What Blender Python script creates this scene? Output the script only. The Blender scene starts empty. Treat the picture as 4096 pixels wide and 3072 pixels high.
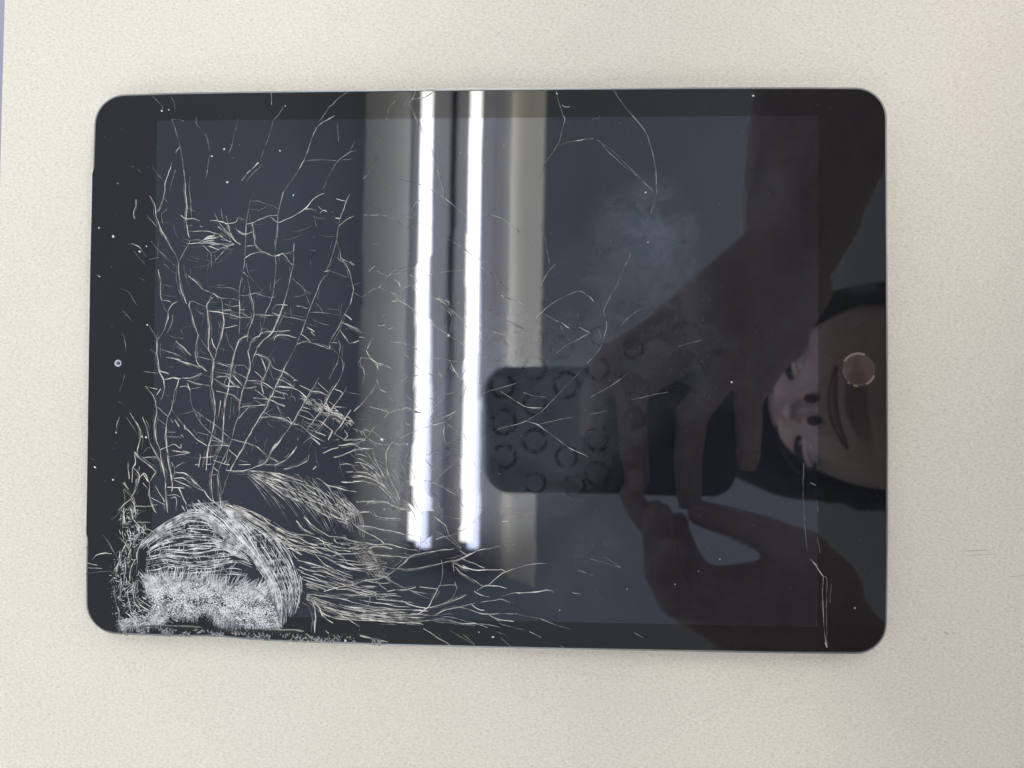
import bpy, bmesh, math, random
from mathutils import Vector, Matrix, noise
random.seed(7)
SC = bpy.context.scene
COL = SC.collection
MM = 0.001
GZ = 0.0078                       # height of the tablet's glass above the table top

# ------------------------------------------------------------------ camera
F_SRC = 2840.0                    # focal length in photo pixels (4096 wide)
rv = Vector([math.radians(a) for a in (-1.01496, 2.42652, 0.47326)])
Rm = Matrix.Rotation(rv.length, 3, rv.normalized()) @ Matrix(((1, 0, 0), (0, -1, 0), (0, 0, -1)))
CAM = Vector((0.0197213, -0.0093343, 0.2209952 + GZ))
RW = Rm.transposed()
cam_d = bpy.data.cameras.new('camera')
cam = bpy.data.objects.new('camera', cam_d)
COL.objects.link(cam)
ax, ay, az = Rm[0], -Rm[1], -Rm[2]
mw = Matrix(((ax[0], ay[0], az[0], CAM[0]), (ax[1], ay[1], az[1], CAM[1]), (ax[2], ay[2], az[2], CAM[2]), (0, 0, 0, 1)))
cam.matrix_world = mw
cam_d.sensor_width = 36.0
cam_d.lens = 36.0 * F_SRC / 4096.0
cam_d.clip_start = 0.001
cam_d.clip_end = 100
cam_d.dof.use_dof = True
cam_d.dof.focus_distance = 0.2215
cam_d.dof.aperture_fstop = 13.0
SC.camera = cam

# ------------------------------------------------------------------ world, exposure
w = bpy.data.worlds.new('World')
SC.world = w
w.use_nodes = True
bg = w.node_tree.nodes['Background']
bg.inputs[0].default_value = (0.97, 0.97, 1.0, 1)
bg.inputs[1].default_value = 0.92
SC.view_settings.view_transform = 'Standard'
SC.view_settings.look = 'None'
SC.view_settings.exposure = 0.0
SC.view_settings.gamma = 1.0
SC.cycles.max_bounces = 8
SC.cycles.caustics_reflective = False

# ------------------------------------------------------------------ pixel -> place
def ray(sx, sy):
    return (RW @ Vector(((sx - 2048) / F_SRC, (sy - 1536) / F_SRC, 1.0)))

def G(sx, sy, z=GZ):              # photo pixel (4096 wide) -> point on the horizontal plane z
    d = ray(sx, sy)
    return CAM + d * ((z - CAM.z) / d.z)

def P(u, v, z):                   # pixel in the 2212-wide view of a thing SEEN IN THE GLASS -> its real place at height z above the glass
    q = G(u / 0.54004, v / 0.54004)
    k = z / (CAM.z - GZ)
    return Vector((q.x + (q.x - CAM.x) * k, q.y + (q.y - CAM.y) * k, GZ + z))

def V(su, sv):                    # 2212-view pixel -> point on the glass
    return G(su / 0.54004, sv / 0.54004)

# ------------------------------------------------------------------ materials
def mat(name, col=(0.5, 0.5, 0.5), rough=0.5, ior=1.5, metal=0.0):
    m = bpy.data.materials.new(name)
    m.use_nodes = True
    b = m.node_tree.nodes['Principled BSDF']
    b.inputs['Base Color'].default_value = (*col, 1)
    b.inputs['Roughness'].default_value = rough
    b.inputs['IOR'].default_value = ior
    b.inputs['Metallic'].default_value = metal
    return m

class NT:                          # tiny node helper
    def __init__(s, m):
        s.t = m.node_tree; s.n = s.t.nodes; s.b = s.n['Principled BSDF']
    def new(s, kind, **kw):
        x = s.n.new(kind)
        for k, v in kw.items():
            setattr(x, k, v)
        return x
    def link(s, a, b):
        s.t.links.new(a, b)
    def val(s, sock, v):
        if hasattr(v, 'is_output'): s.link(v, sock)
        else: sock.default_value = v
    def math(s, op, a, b=None, clamp=False):
        x = s.new('ShaderNodeMath', operation=op, use_clamp=clamp)
        s.val(x.inputs[0], a)
        if b is not None: s.val(x.inputs[1], b)
        return x.outputs[0]
    def noise(s, scale, detail=4, rough=0.55, vec=None, dist=0.0):
        x = s.new('ShaderNodeTexNoise')
        x.inputs['Scale'].default_value = scale; x.inputs['Detail'].default_value = detail
        x.inputs['Roughness'].default_value = rough; x.inputs['Distortion'].default_value = dist
        if vec is not None: s.link(vec, x.inputs['Vector'])
        return x.outputs['Fac']
    def ramp(s, fac, stops):
        x = s.new('ShaderNodeValToRGB')
        e = x.color_ramp.elements
        while len(e) < len(stops): e.new(0.5)
        for i, (p, c) in enumerate(stops):
            e[i].position = p; e[i].color = (*c, 1) if len(c) == 3 else c
        s.link(fac, x.inputs[0])
        return x.outputs[0]
    def pos(s):
        return s.new('ShaderNodeNewGeometry').outputs['Position']
    def dist(s, pos, pt):
        x = s.new('ShaderNodeVectorMath', operation='DISTANCE')
        s.link(pos, x.inputs[0]); x.inputs[1].default_value = pt
        return x.outputs['Value']
    def bump(s, h, strength, dist):
        x = s.new('ShaderNodeBump')
        x.inputs['Strength'].default_value = strength; x.inputs['Distance'].default_value = dist
        s.link(h, x.inputs['Height'])
        return x.outputs[0]
    def maprange(s, v, a, b, c=0.0, d=1.0):
        x = s.new('ShaderNodeMapRange', interpolation_type='SMOOTHSTEP')
        s.link(v, x.inputs[0])
        for i, q in enumerate((a, b, c, d)): x.inputs[i + 1].default_value = q
        return x.outputs[0]

CRUSH = V(450, 1275)

RINGS = ((220, 490, 100), (230, 780, 105), (235, 1060, 100), (480, 350, 95), (480, 640, 95), (480, 930, 100), (735, 480, 108), (985, 350, 95),
         (985, 920, 100), (985, 1200, 100), (735, 1060, 90), (1270, 190, 85), (1285, 750, 85), (1285, 1060, 85), (180, 200, 95),
         (700, 180, 92), (1000, 90, 80), (480, 1270, 90), (800, 1290, 90))

def glass_mat(name, base, ior, film, lcd=False):
    """polished cover glass over a dark layer; `film` = greasy dirt lying on it"""
    m = mat(name, base, 0.012, ior)
    t = NT(m); p = t.pos()
    # every shard of the broken corner lies at its own very small tilt
    dc = t.dist(p, CRUSH)
    mask = t.maprange(dc, 0.060, 0.185, 1.0, 0.0)
    wob = t.new('ShaderNodeTexNoise'); wob.inputs['Scale'].default_value = 45; wob.inputs['Detail'].default_value = 2
    wv = t.new('ShaderNodeVectorMath', operation='MULTIPLY_ADD')
    t.link(wob.outputs['Color'], wv.inputs[0]); wv.inputs[1].default_value = (0.012, 0.012, 0); t.link(p, wv.inputs[2])
    t.link(p, wob.inputs['Vector'])
    vo = t.new('ShaderNodeTexVoronoi'); vo.inputs['Scale'].default_value = 62
    t.link(wv.outputs[0], vo.inputs['Vector'])
    sub = t.new('ShaderNodeVectorMath', operation='SUBTRACT'); t.link(vo.outputs['Color'], sub.inputs[0]); sub.inputs[1].default_value = (0.5, 0.5, 0.5)
    sc = t.new('ShaderNodeVectorMath', operation='SCALE'); t.link(sub.outputs[0], sc.inputs[0])
    t.link(t.math('MULTIPLY', mask, 0.0038), sc.inputs['Scale'])
    n2 = t.new('ShaderNodeTexNoise'); n2.inputs['Scale'].default_value = 14; n2.inputs['Detail'].default_value = 1
    t.link(p, n2.inputs['Vector'])
    s2 = t.new('ShaderNodeVectorMath', operation='SUBTRACT'); t.link(n2.outputs['Color'], s2.inputs[0]); s2.inputs[1].default_value = (0.5, 0.5, 0.5)
    sc2 = t.new('ShaderNodeVectorMath', operation='SCALE'); t.link(s2.outputs[0], sc2.inputs[0]); sc2.inputs['Scale'].default_value = 0.0025
    geo = t.new('ShaderNodeNewGeometry')
    a1 = t.new('ShaderNodeVectorMath', operation='ADD'); t.link(geo.outputs['Normal'], a1.inputs[0]); t.link(sc.outputs[0], a1.inputs[1])
    a2 = t.new('ShaderNodeVectorMath', operation='ADD'); t.link(a1.outputs[0], a2.inputs[0]); t.link(sc2.outputs[0], a2.inputs[1])
    nn = t.new('ShaderNodeVectorMath', operation='NORMALIZE'); t.link(a2.outputs[0], nn.inputs[0])
    t.link(nn.outputs[0], t.b.inputs['Normal'])
    if lcd:
        # the panel under the cover glass reflects too; the bent tablet leaves it slightly out of parallel towards the broken side
        sx = t.new('ShaderNodeSeparateXYZ'); t.link(p, sx.inputs[0])
        ramp_y = t.maprange(sx.outputs['Y'], 0.075, -0.085, 0.0, 1.0)
        tl = t.new('ShaderNodeVectorMath', operation='SCALE'); tl.inputs[0].default_value = (-0.0066, 0.0058, 0.0); ramp_x = t.maprange(sx.outputs['X'], V(1040, 800).x, V(1190, 800).x, 1.0, 0.0)
        t.link(t.math('MULTIPLY', ramp_y, ramp_x), tl.inputs['Scale'])
        b1 = t.new('ShaderNodeVectorMath', operation='ADD'); t.link(a2.outputs[0], b1.inputs[0]); t.link(tl.outputs[0], b1.inputs[1])
        b2 = t.new('ShaderNodeVectorMath', operation='NORMALIZE'); t.link(b1.outputs[0], b2.inputs[0])
        gl = t.new('ShaderNodeBsdfGlossy'); gl.inputs['Roughness'].default_value = 0.02; gl.inputs['Color'].default_value = (0.0235, 0.0265, 0.037, 1)
        t.link(b2.outputs[0], gl.inputs['Normal'])
        ad = t.new('ShaderNodeAddShader'); t.link(t.b.outputs[0], ad.inputs[0]); t.link(gl.outputs[0], ad.inputs[1])
        t.link(ad.outputs[0], t.n['Material Output'].inputs['Surface'])
    if film > 0:
        tot = None
        for (u, v, r0, r1, amt, s) in ((1130, 900, 0.020, 0.042, 0.95, 50), (1120, 960, 0.004, 0.030, 0.9, 140), (1250, 820, 0.010, 0.044, 0.6, 120), (1395, 505, 0.004, 0.024, 1.25, 110),
                                       (1430, 600, 0.004, 0.020, 0.8, 140), (1360, 690, 0.010, 0.040, 0.75, 90), (1500, 790, 0.004, 0.028, 0.55, 100),
                                       (1270, 1180, 0.004, 0.016, 0.5, 60), (640, 440, 0.005, 0.03, 0.16, 60), (500, 560, 0.005, 0.035, 0.12, 70), (1260, 1230, 0.005, 0.03, 0.30, 80), (1660, 420, 0.003, 0.018, 0.35, 90), (1500, 640, 0.003, 0.02, 0.30, 100), (720, 620, 0.005, 0.03, 0.12, 60), (1560, 500, 0.02, 0.10, 0.17, 30), (1560, 900, 0.02, 0.10, 0.14, 30)):
            g = t.maprange(t.dist(p, V(u, v)), r0, r1, 1.0, 0.0)
            n = t.maprange(t.noise(s, 5, 0.62, p, 0.6), 0.24, 0.70, 0.22, 1.0)
            q = t.math('MULTIPLY', g, t.math('MULTIPLY', n, amt))
            tot = q if tot is None else t.math('MAXIMUM', tot, q)
        f = t.math('MULTIPLY', tot, film)
        if lcd:                                          # rings that bubble wrap lifted out of the film
            rn = t.maprange(t.noise(330, 3, 0.6, p), 0.32, 0.60)
            keep = None
            for (x, y, r) in RINGS:
                c = G(1900 + x / 2.011, 1300 + y / 2.011); rr = (G(1900 + (x + r) / 2.011, 1300 + y / 2.011) - c).length
                e = t.math('ABSOLUTE', t.math('SUBTRACT', t.dist(p, c), rr * 0.90))
                q = t.maprange(e, rr * 0.02, rr * 0.30, 0.0, 1.0)
                keep = q if keep is None else t.math('MINIMUM', keep, q)
            keep = t.math('MAXIMUM', keep, t.math('SUBTRACT', 1.0, rn))
            f = t.math('MULTIPLY', f, t.maprange(keep, 0.0, 1.0, 0.38, 1.0))
        f = t.math('ADD', f, 0.004)
        mix = t.new('ShaderNodeMix', data_type='RGBA')
        t.link(f, mix.inputs[0]); mix.inputs[6].default_value = (*base, 1); mix.inputs[7].default_value = (0.40, 0.46, 0.56, 1)
        t.link(mix.outputs[2], t.b.inputs['Base Color'])
    return m

M_disp = glass_mat('lcd_glass', (0.0035, 0.004, 0.007), 1.5, 0.10, True)
M_bezel = glass_mat('bezel_glass', (0.0050, 0.0055, 0.0065), 1.50, 0.04)
M_button = mat('button_glass', (0.006, 0.006, 0.006), 0.012, 1.85)
M_alu = mat('grey_aluminium', (0.27, 0.285, 0.295), 0.42, 1.5, 1.0)
M_ring = mat('polished_ring', (0.27, 0.27, 0.25), 0.25, 1.5, 1.0)
M_cavity_shade = mat('nostril_shade', (0.075, 0.036, 0.032), 0.9)  # dark colour painted in for the shade of nostrils and mouth
M_black = mat('black_gap', (0.004, 0.004, 0.005), 0.7)
M_iris = mat('blue_lens', (0.03, 0.05, 0.16), 0.05, 1.7)
M_camring = mat('camera_window', (0.42, 0.43, 0.46), 0.3)

def crack_mat(name, lo, hi, scale):
    m = mat(name, hi, 0.35, 1.45)
    t = NT(m); p = t.pos()
    c = t.ramp(t.noise(scale, 3, 0.6, p), ((0.34, lo), (0.62, hi)))  # glints of the crack faces are put into the colour as bright patches
    t.link(c, t.b.inputs['Base Color'])
    return m
M_crack = crack_mat('crack_face', (0.10, 0.102, 0.105), (0.60, 0.585, 0.535), 260)
M_swirl = crack_mat('crack_face_dense', (0.16, 0.168, 0.185), (0.66, 0.675, 0.69), 420)
M_thin = crack_mat('crack_face_fine', (0.07, 0.073, 0.08), (0.36, 0.36, 0.36), 420)
M_dim = crack_mat('crack_face_dim', (0.025, 0.026, 0.03), (0.17, 0.17, 0.17), 500)
M_crush = crack_mat('crushed_glass', (0.64, 0.665, 0.70), (0.90, 0.92, 0.96), 700)
M_fibre = crack_mat('glass_fibre', (0.26, 0.275, 0.30), (0.80, 0.82, 0.85), 420)
M_grit = crack_mat('glass_grit', (0.04, 0.044, 0.052), (0.42, 0.43, 0.45), 900)

M_table = mat('table_laminate', (0.7, 0.65, 0.57), 0.55, 1.45)
t = NT(M_table); p = t.pos()
mp = t.new('ShaderNodeMapping'); t.link(p, mp.inputs['Vector']); mp.inputs['Rotation'].default_value = (0, 0, 0.45); mp.inputs['Scale'].default_value = (0.75, 1.25, 1)
gr = t.noise(1350, 5, 0.66, mp.outputs[0], 0.5)
base = t.ramp(gr, ((0.32, (0.585, 0.545, 0.475)), (0.50, (0.705, 0.667, 0.598)), (0.67, (0.775, 0.745, 0.69))))
big = t.maprange(t.noise(9, 3, 0.5, p), 0.3, 0.7)
mx = t.new('ShaderNodeMix', data_type='RGBA', blend_type='MULTIPLY'); mx.inputs[0].default_value = 1.0
t.link(base, mx.inputs[6])
t.link(t.ramp(big, ((0.0, (0.985, 0.97, 0.945)), (1.0, (1.0, 1.0, 1.0)))), mx.inputs[7])
t.link(mx.outputs[2], t.b.inputs['Base Color'])
t.link(t.bump(gr, 0.75, 0.0003), t.b.inputs['Normal'])
M_tmark = mat('table_scuff', (0.50, 0.47, 0.40), 0.7)
M_tscratch = mat('table_scratch', (0.60, 0.57, 0.53), 0.7)
M_band = mat('edge_band', (0.30, 0.30, 0.40), 0.5)

M_ceil = mat('ceiling_paint', (0.57, 0.63, 0.70), 0.9)
M_wing = mat('reflector_enamel', (0.54, 0.55, 0.525), 0.45)
M_wing2 = mat('lit_reflector_enamel', (0.86, 0.82, 0.69), 0.4)  # beige right wing; its stronger light is put into the colour too
M_ridge = mat('ridge_enamel', (0.25, 0.245, 0.265), 0.5)  # ridges: their lower light is put into a darker colour
M_house = mat('fixture_housing', (0.34, 0.34, 0.37), 0.5)
M_tube = bpy.data.materials.new('tube_glow'); M_tube.use_nodes = True
nt = M_tube.node_tree; nt.nodes.remove(nt.nodes['Principled BSDF'])
em = nt.nodes.new('ShaderNodeEmission'); em.inputs[0].default_value = (1.0, 0.985, 0.935, 1); em.inputs[1].default_value = 30.0
nt.links.new(em.outputs[0], nt.nodes['Material Output'].inputs[0])

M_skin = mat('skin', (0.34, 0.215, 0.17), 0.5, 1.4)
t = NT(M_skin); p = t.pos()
mx = t.new('ShaderNodeMix', data_type='RGBA')          # face and neck coloured paler: their stronger light is put into the skin
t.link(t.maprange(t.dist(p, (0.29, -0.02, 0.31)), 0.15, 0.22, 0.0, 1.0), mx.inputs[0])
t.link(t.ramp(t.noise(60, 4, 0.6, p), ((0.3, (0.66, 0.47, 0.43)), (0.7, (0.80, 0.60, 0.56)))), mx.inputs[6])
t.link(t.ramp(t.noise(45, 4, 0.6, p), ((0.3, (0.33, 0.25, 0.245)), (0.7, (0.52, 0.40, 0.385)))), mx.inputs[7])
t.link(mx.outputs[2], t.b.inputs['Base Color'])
t.link(t.bump(t.math('ADD', t.noise(110, 3, 0.55, p, 0.4), t.math('MULTIPLY', t.noise(520, 2, 0.6, p), 0.15)), 0.55, 0.0035), t.b.inputs['Normal'])
M_lip = mat('lip', (0.50, 0.31, 0.285), 0.5)
M_hair = mat('black_hair', (0.010, 0.009, 0.010), 0.42)
t = NT(M_hair); p = t.pos()
mp = t.new('ShaderNodeMapping'); t.link(p, mp.inputs['Vector']); mp.inputs['Scale'].default_value = (40, 900, 40)
t.link(t.bump(t.noise(1.0, 3, 0.6, mp.outputs[0]), 0.6, 0.002), t.b.inputs['Normal'])
M_eye = mat('eye_white', (0.55, 0.52, 0.5), 0.1)
M_pupil = mat('iris', (0.02, 0.012, 0.01), 0.06)
M_nail = mat('fingernail', (0.50, 0.36, 0.33), 0.2)
M_shirt = mat('grey_shirt', (0.55, 0.55, 0.57), 0.9)
M_case = mat('phone_case', (0.012, 0.018, 0.032), 0.45)
M_lens = mat('phone_lens', (0.006, 0.007, 0.01), 0.04, 1.7)
M_pring = mat('phone_lens_ring', (0.05, 0.06, 0.08), 0.3, 1.5, 1.0)
M_screen = mat('phone_screen', (0.01, 0.01, 0.012), 0.05)
M_screen.node_tree.nodes['Principled BSDF'].inputs['Emission Color'].default_value = (0.93, 0.95, 1.0, 1)
M_screen.node_tree.nodes['Principled BSDF'].inputs['Emission Strength'].default_value = 19.0   # the phone's lit screen

# ------------------------------------------------------------------ object helpers
def link(name, me, m=None, parent=None, smooth=False):
    o = bpy.data.objects.new(name, me)
    COL.objects.link(o)
    if m is not None: me.materials.append(m)
    if parent is not None: o.parent = parent
    if smooth:
        for f in me.polygons: f.use_smooth = True
    return o

def pyd(name, vs, fs, m, parent=None, smooth=False):
    me = bpy.data.meshes.new(name)
    me.from_pydata([tuple(v) for v in vs], [], fs)
    me.update()
    return link(name, me, m, parent, smooth)

def bmobj(name, bm, m, parent=None, smooth=False):
    me = bpy.data.meshes.new(name)
    bm.to_mesh(me); bm.free()
    return link(name, me, m, parent, smooth)

def thing(name, label, cat, loc=(0, 0, 0), group=None):
    o = bpy.data.objects.new(name, None)
    COL.objects.link(o)
    o.location = loc; o.empty_display_size = 0.02
    o['label'] = label; o['category'] = cat
    if group: o['group'] = group
    return o

def box(bm, c, d, rot=None):
    r = bmesh.ops.create_cube(bm, size=1.0)
    M = Matrix.Translation(c) @ (rot.to_4x4() if rot else Matrix()) @ Matrix.Diagonal((*d, 1))
    bmesh.ops.transform(bm, matrix=M, verts=r['verts'])
    return r['verts']

def cyl(bm, a, b, r0, r1=None, seg=20, caps=True):
    a, b = Vector(a), Vector(b)
    d = b - a
    r = bmesh.ops.create_cone(bm, cap_ends=caps, segments=seg, radius1=r0, radius2=r0 if r1 is None else r1, depth=d.length)
    q = d.to_track_quat('Z', 'Y').to_matrix().to_4x4()
    bmesh.ops.transform(bm, matrix=Matrix.Translation((a + b) / 2) @ q, verts=r['verts'])

def ball(bm, c, r, seg=16, sc=None, rot=None):
    k = bmesh.ops.create_uvsphere(bm, u_segments=seg, v_segments=max(8, seg // 2 + 2), radius=1.0)
    s = sc or (r, r, r)
    M = Matrix.Translation(c) @ (rot.to_4x4() if rot else Matrix()) @ Matrix.Diagonal((*s, 1))
    bmesh.ops.transform(bm, matrix=M, verts=k['verts'])

def disc(vs, fs, c, r, z, seg=28):
    b = len(vs)
    vs.append((c[0], c[1], z))
    for i in range(seg):
        a = 2 * math.pi * i / seg
        vs.append((c[0] + r * math.cos(a), c[1] + r * math.sin(a), z))
    for i in range(seg):
        fs.append((b, b + 1 + i, b + 1 + (i + 1) % seg))

def annulus(vs, fs, c, r0, r1, z, seg=32, a0=0.0, a1=2 * math.pi, rag=0.0):
    b = len(vs); full = abs(a1 - a0 - 2 * math.pi) < 1e-6
    n = seg if full else seg + 1
    for i in range(n):
        a = a0 + (a1 - a0) * i / seg
        j0, j1 = 1 + rag * random.uniform(-1, 1), 1 + rag * random.uniform(-1, 1)
        vs.append((c[0] + r0 * j0 * math.cos(a), c[1] + r0 * j0 * math.sin(a), z))
        vs.append((c[0] + r1 * j1 * math.cos(a), c[1] + r1 * j1 * math.sin(a), z))
    for i in range(seg):
        p0 = b + 2 * i; p1 = b + 2 * ((i + 1) % n)
        fs.append((p0, p0 + 1, p1 + 1, p1))

# ------------------------------------------------------------------ table
tl0, tl1 = G(19, 0, 0), G(2, 640, 0)
d = (tl1 - tl0).normalized()
la, lb = tl0 - d * 0.45, tl0 + d * 1.05
TX = 0.285
table = thing('table', 'cream speckled laminate table top that the broken tablet lies on', 'table', (0, 0, 0))
def slab(name, pts, z0, z1, m, parent, seg=None):
    n = len(pts); vs = [(p[0], p[1], z1) for p in pts] + [(p[0], p[1], z0) for p in pts]
    fs = [tuple(range(n)), tuple(range(2 * n - 1, n - 1, -1))]
    fs += [(i, i + n, (i + 1) % n + n, (i + 1) % n) for i in range(n)]
    o = pyd(name, vs, fs, m, parent)
    bm = bmesh.new(); bm.from_mesh(o.data); bmesh.ops.recalc_face_normals(bm, faces=bm.faces); bm.to_mesh(o.data); bm.free()
    return o
slab('table_top', [(la.x, la.y), (lb.x, lb.y), (TX, lb.y), (TX, la.y)], -0.028, 0.0, M_table, table)
nrm = Vector((d.y, -d.x, 0))
if nrm.x > 0: nrm = -nrm
slab('edge_band', [la + nrm * 0.003, lb + nrm * 0.003, lb + nrm * 0.0002, la + nrm * 0.0002], -0.028, -0.0012, M_band, table)

def ribbon(vs, fs, pts, wid, z, h=0.00003, taper=0.35, wn=0.35, seed=0.0):
    """low ridge of triangular section along pts (a fracture face standing in the glass)"""
    n = len(pts)
    if n < 2: return
    b = len(vs)
    for i, p in enumerate(pts):
        q = pts[min(i + 1, n - 1)] - pts[max(i - 1, 0)]
        L = math.hypot(q.x, q.y) or 1.0
        nx, ny = -q.y / L, q.x / L
        k = 1.0
        if taper < 1.0:
            e = min(i, n - 1 - i) / max(1.0, (n - 1) * 0.25)
            k = taper + (1.0 - taper) * min(1.0, e)
        k *= 1.0 + wn * 2.0 * noise.noise((p.x * 300, p.y * 300, seed))
        k = max(0.25, k) * wid * 0.5
        vs.append((p.x + nx * k, p.y + ny * k, z)); vs.append((p.x, p.y, z + h)); vs.append((p.x - nx * k, p.y - ny * k, z))
    for i in range(n - 1):
        a = b + 3 * i
        fs.append((a, a + 1, a + 4, a + 3)); fs.append((a + 1, a + 2, a + 5, a + 4))

def table_mark(name, pts, wid, m, label=None):
    vs, fs = [], []
    q = [G(x, y, 0) for x, y in pts]
    q = catmull(q, 8)
    ribbon(vs, fs, q, wid, 0.00002, 0.00002, wn=0.4, seed=3)
    return pyd(name, vs, fs, m, table)

def catmull(pts, k, jit=0.0):
    if len(pts) < 3:
        a, b = pts[0], pts[-1]; n = max(2, k)
        out = [a.lerp(b, i / n) for i in range(n + 1)]
    else:
        ext = [pts[0] * 2 - pts[1]] + list(pts) + [pts[-1] * 2 - pts[-2]]
        out = []
        for i in range(1, len(ext) - 2):
            p0, p1, p2, p3 = ext[i - 1:i + 3]
            for j in range(k):
                s = j / k
                out.append(0.5 * ((2 * p1) + (p2 - p0) * s + (2 * p0 - 5 * p1 + 4 * p2 - p3) * s * s + (3 * p1 - p0 - 3 * p2 + p3) * s ** 3))
        out.append(pts[-1].copy())
    if jit > 0:
        for i in range(1, len(out) - 1):
            p = out[i]
            out[i] = Vector((p.x + jit * noise.noise((p.x * 420, p.y * 420, 1.7)) * 2, p.y + jit * noise.noise((p.x * 420, p.y * 420, 9.1)) * 2, p.z))
    return out

table_mark('scratch', [(2505, 3018), (2700, 2910), (2900, 2800), (3060, 2728)], 0.00022, M_tscratch)
table_mark('scratch', [(2200, 2686), (2400, 2698), (2600, 2708)], 0.00018, M_tscratch)
table_mark('scratch', [(3080, 2712), (3140, 2690), (3200, 2672)], 0.00016, M_tscratch)
table_mark('scuff', [(3838, 2205), (3900, 2202), (3960, 2203)], 0.00034, M_tmark)
table_mark('scuff', [(3860, 2221), (3930, 2219), (3990, 2216)], 0.00022, M_tmark)
table_mark('scuff', [(4035, 2308), (4096, 2302)], 0.0003, M_tmark)
table_mark('scuff', [(3774, 2527), (3786, 2532), (3794, 2537)], 0.0006, M_tmark)
table_mark('scuff', [(3806, 2530), (3814, 2534), (3820, 2530)], 0.0006, M_tmark)

# ------------------------------------------------------------------ tablet body
# outer outline in photo pixels (the frame is a little bowed, and dented by the broken corner)
def arc(c, r, a0, a1, n=12):
    return [(c[0] + r * math.cos(math.radians(a0 + (a1 - a0) * i / n)), c[1] + r * math.sin(math.radians(a0 + (a1 - a0) * i / n))) for i in range(n + 1)]
R = 128
out = []
out += arc((374 + R, 374 + R), R, 180, 270)                     # top left
out += [(700, 367.5), (1000, 362), (1600, 354), (2200, 349), (2800, 346), (3200, 345)]
out += arc((3552 - R, 346 + R), R, 270, 360)                    # top right
out += [(3553, 800), (3555.5, 1300), (3556.5, 1800), (3555.5, 2200)]
out += arc((3554 - R - 2, 2620 - R), R, 0, 90)                  # bottom right
out += [(3100, 2617), (2800, 2611), (2400, 2604), (2000, 2596), (1600, 2586), (1300, 2576), (1100, 2569), (960, 2559), (880, 2550.5), (830, 2549.5), (760, 2549), (640, 2547)]
out += arc((341 + R, 2540 - R), R, 90, 180)                     # bottom left
out += [(340, 2316), (342, 2200), (346, 2000), (353, 1500), (359, 1100), (366, 800), (368.5, 660)]
OUT = [G(x, y) for x, y in out]
def clean(l):
    r = []
    for p in l:
        if not r or (p - r[-1]).length > 1e-5: r.append(p)
    if (r[0] - r[-1]).length < 1e-5: r.pop()
    return r
OUT = clean(OUT)
def resample(l, step):
    r = []
    for i, p in enumerate(l):
        q = l[(i + 1) % len(l)]; n = max(1, int((q - p).length / step))
        r += [p.lerp(q, j / n) for j in range(n)]
    return r
OUT = resample(OUT, 0.0025)
N = len(OUT)
NRM = []
for i in range(N):
    t_ = OUT[(i + 1) % N] - OUT[i - 1]
    NRM.append(Vector((t_.y, -t_.x, 0)).normalized())
ctr = sum(OUT, Vector()) / N
if (ctr - OUT[0]).dot(NRM[0]) < 0: NRM = [-n for n in NRM]        # inward
tablet = thing('tablet', 'black tablet lying face up with badly shattered glass and a round home button', 'tablet', (ctr.x, ctr.y, 0))
def place(o):                                                      # parent keeping world place
    o.parent = tablet
    o.matrix_parent_inverse = Matrix.Translation(-tablet.location)
    return o
def tpyd(name, vs, fs, m, smooth=False):
    return place(pyd(name, vs, fs, m, None, smooth))

lift = []                                                           # where the glass has lifted over the left rim
for p in OUT:
    y0, y1 = G(365, 690).y, G(345, 2165).y
    lift.append(1.0 if (p.x < G(420, 1500).x and y1 < p.y < y0) else 0.0)
rings = [(0.0034, 0.0), (0.0012, 0.0007), (0.0003, 0.0022), (0.0, 0.0042), (0.0, 0.0070), (0.00012, 0.00745), (0.00026, 0.0077), (0.00068, 0.0077), (0.00072, 0.0066)]
vs, fs = [], []
for ins, z in rings:
    for i in range(N):
        q = OUT[i] + NRM[i] * ins
        zz = min(z, 0.0070) if lift[i] else z
        vs.append((q.x, q.y, zz))
for r in range(len(rings) - 1):
    for i in range(N):
        j = (i + 1) % N
        fs.append((r * N + i, r * N + j, (r + 1) * N + j, (r + 1) * N + i))
fs.append(tuple(range(N)))
o = tpyd('metal_frame', vs, fs, M_alu)

DQ = [G(628, 483), G(3275, 461), G(3270, 2508), G(603, 2455)]
# bezel: glass border with softened outer edge
GE = [OUT[i] + NRM[i] * (0.00001 if lift[i] else 0.00080) for i in range(N)]
GE2 = [OUT[i] + NRM[i] * (0.00018 if lift[i] else 0.00098) for i in range(N)]
bm = bmesh.new()
lo = [bm.verts.new((p.x, p.y, 0.0068)) for p in GE]
e1 = [bm.verts.new((p.x, p.y, GZ - 0.00012)) for p in GE]
e2 = [bm.verts.new((p.x, p.y, GZ)) for p in GE2]
for A, B in ((lo, e1), (e1, e2)):
    for i in range(N):
        bm.faces.new((A[i], A[(i + 1) % N], B[(i + 1) % N], B[i]))
dq = [bm.verts.new((p.x, p.y, GZ)) for p in DQ]
edges = [bm.edges.get((e2[i], e2[(i + 1) % N])) for i in range(N)] + [bm.edges.new((dq[i], dq[(i + 1) % 4])) for i in range(4)]
bmesh.ops.triangle_fill(bm, use_beauty=True, use_dissolve=False, edges=edges)
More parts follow.
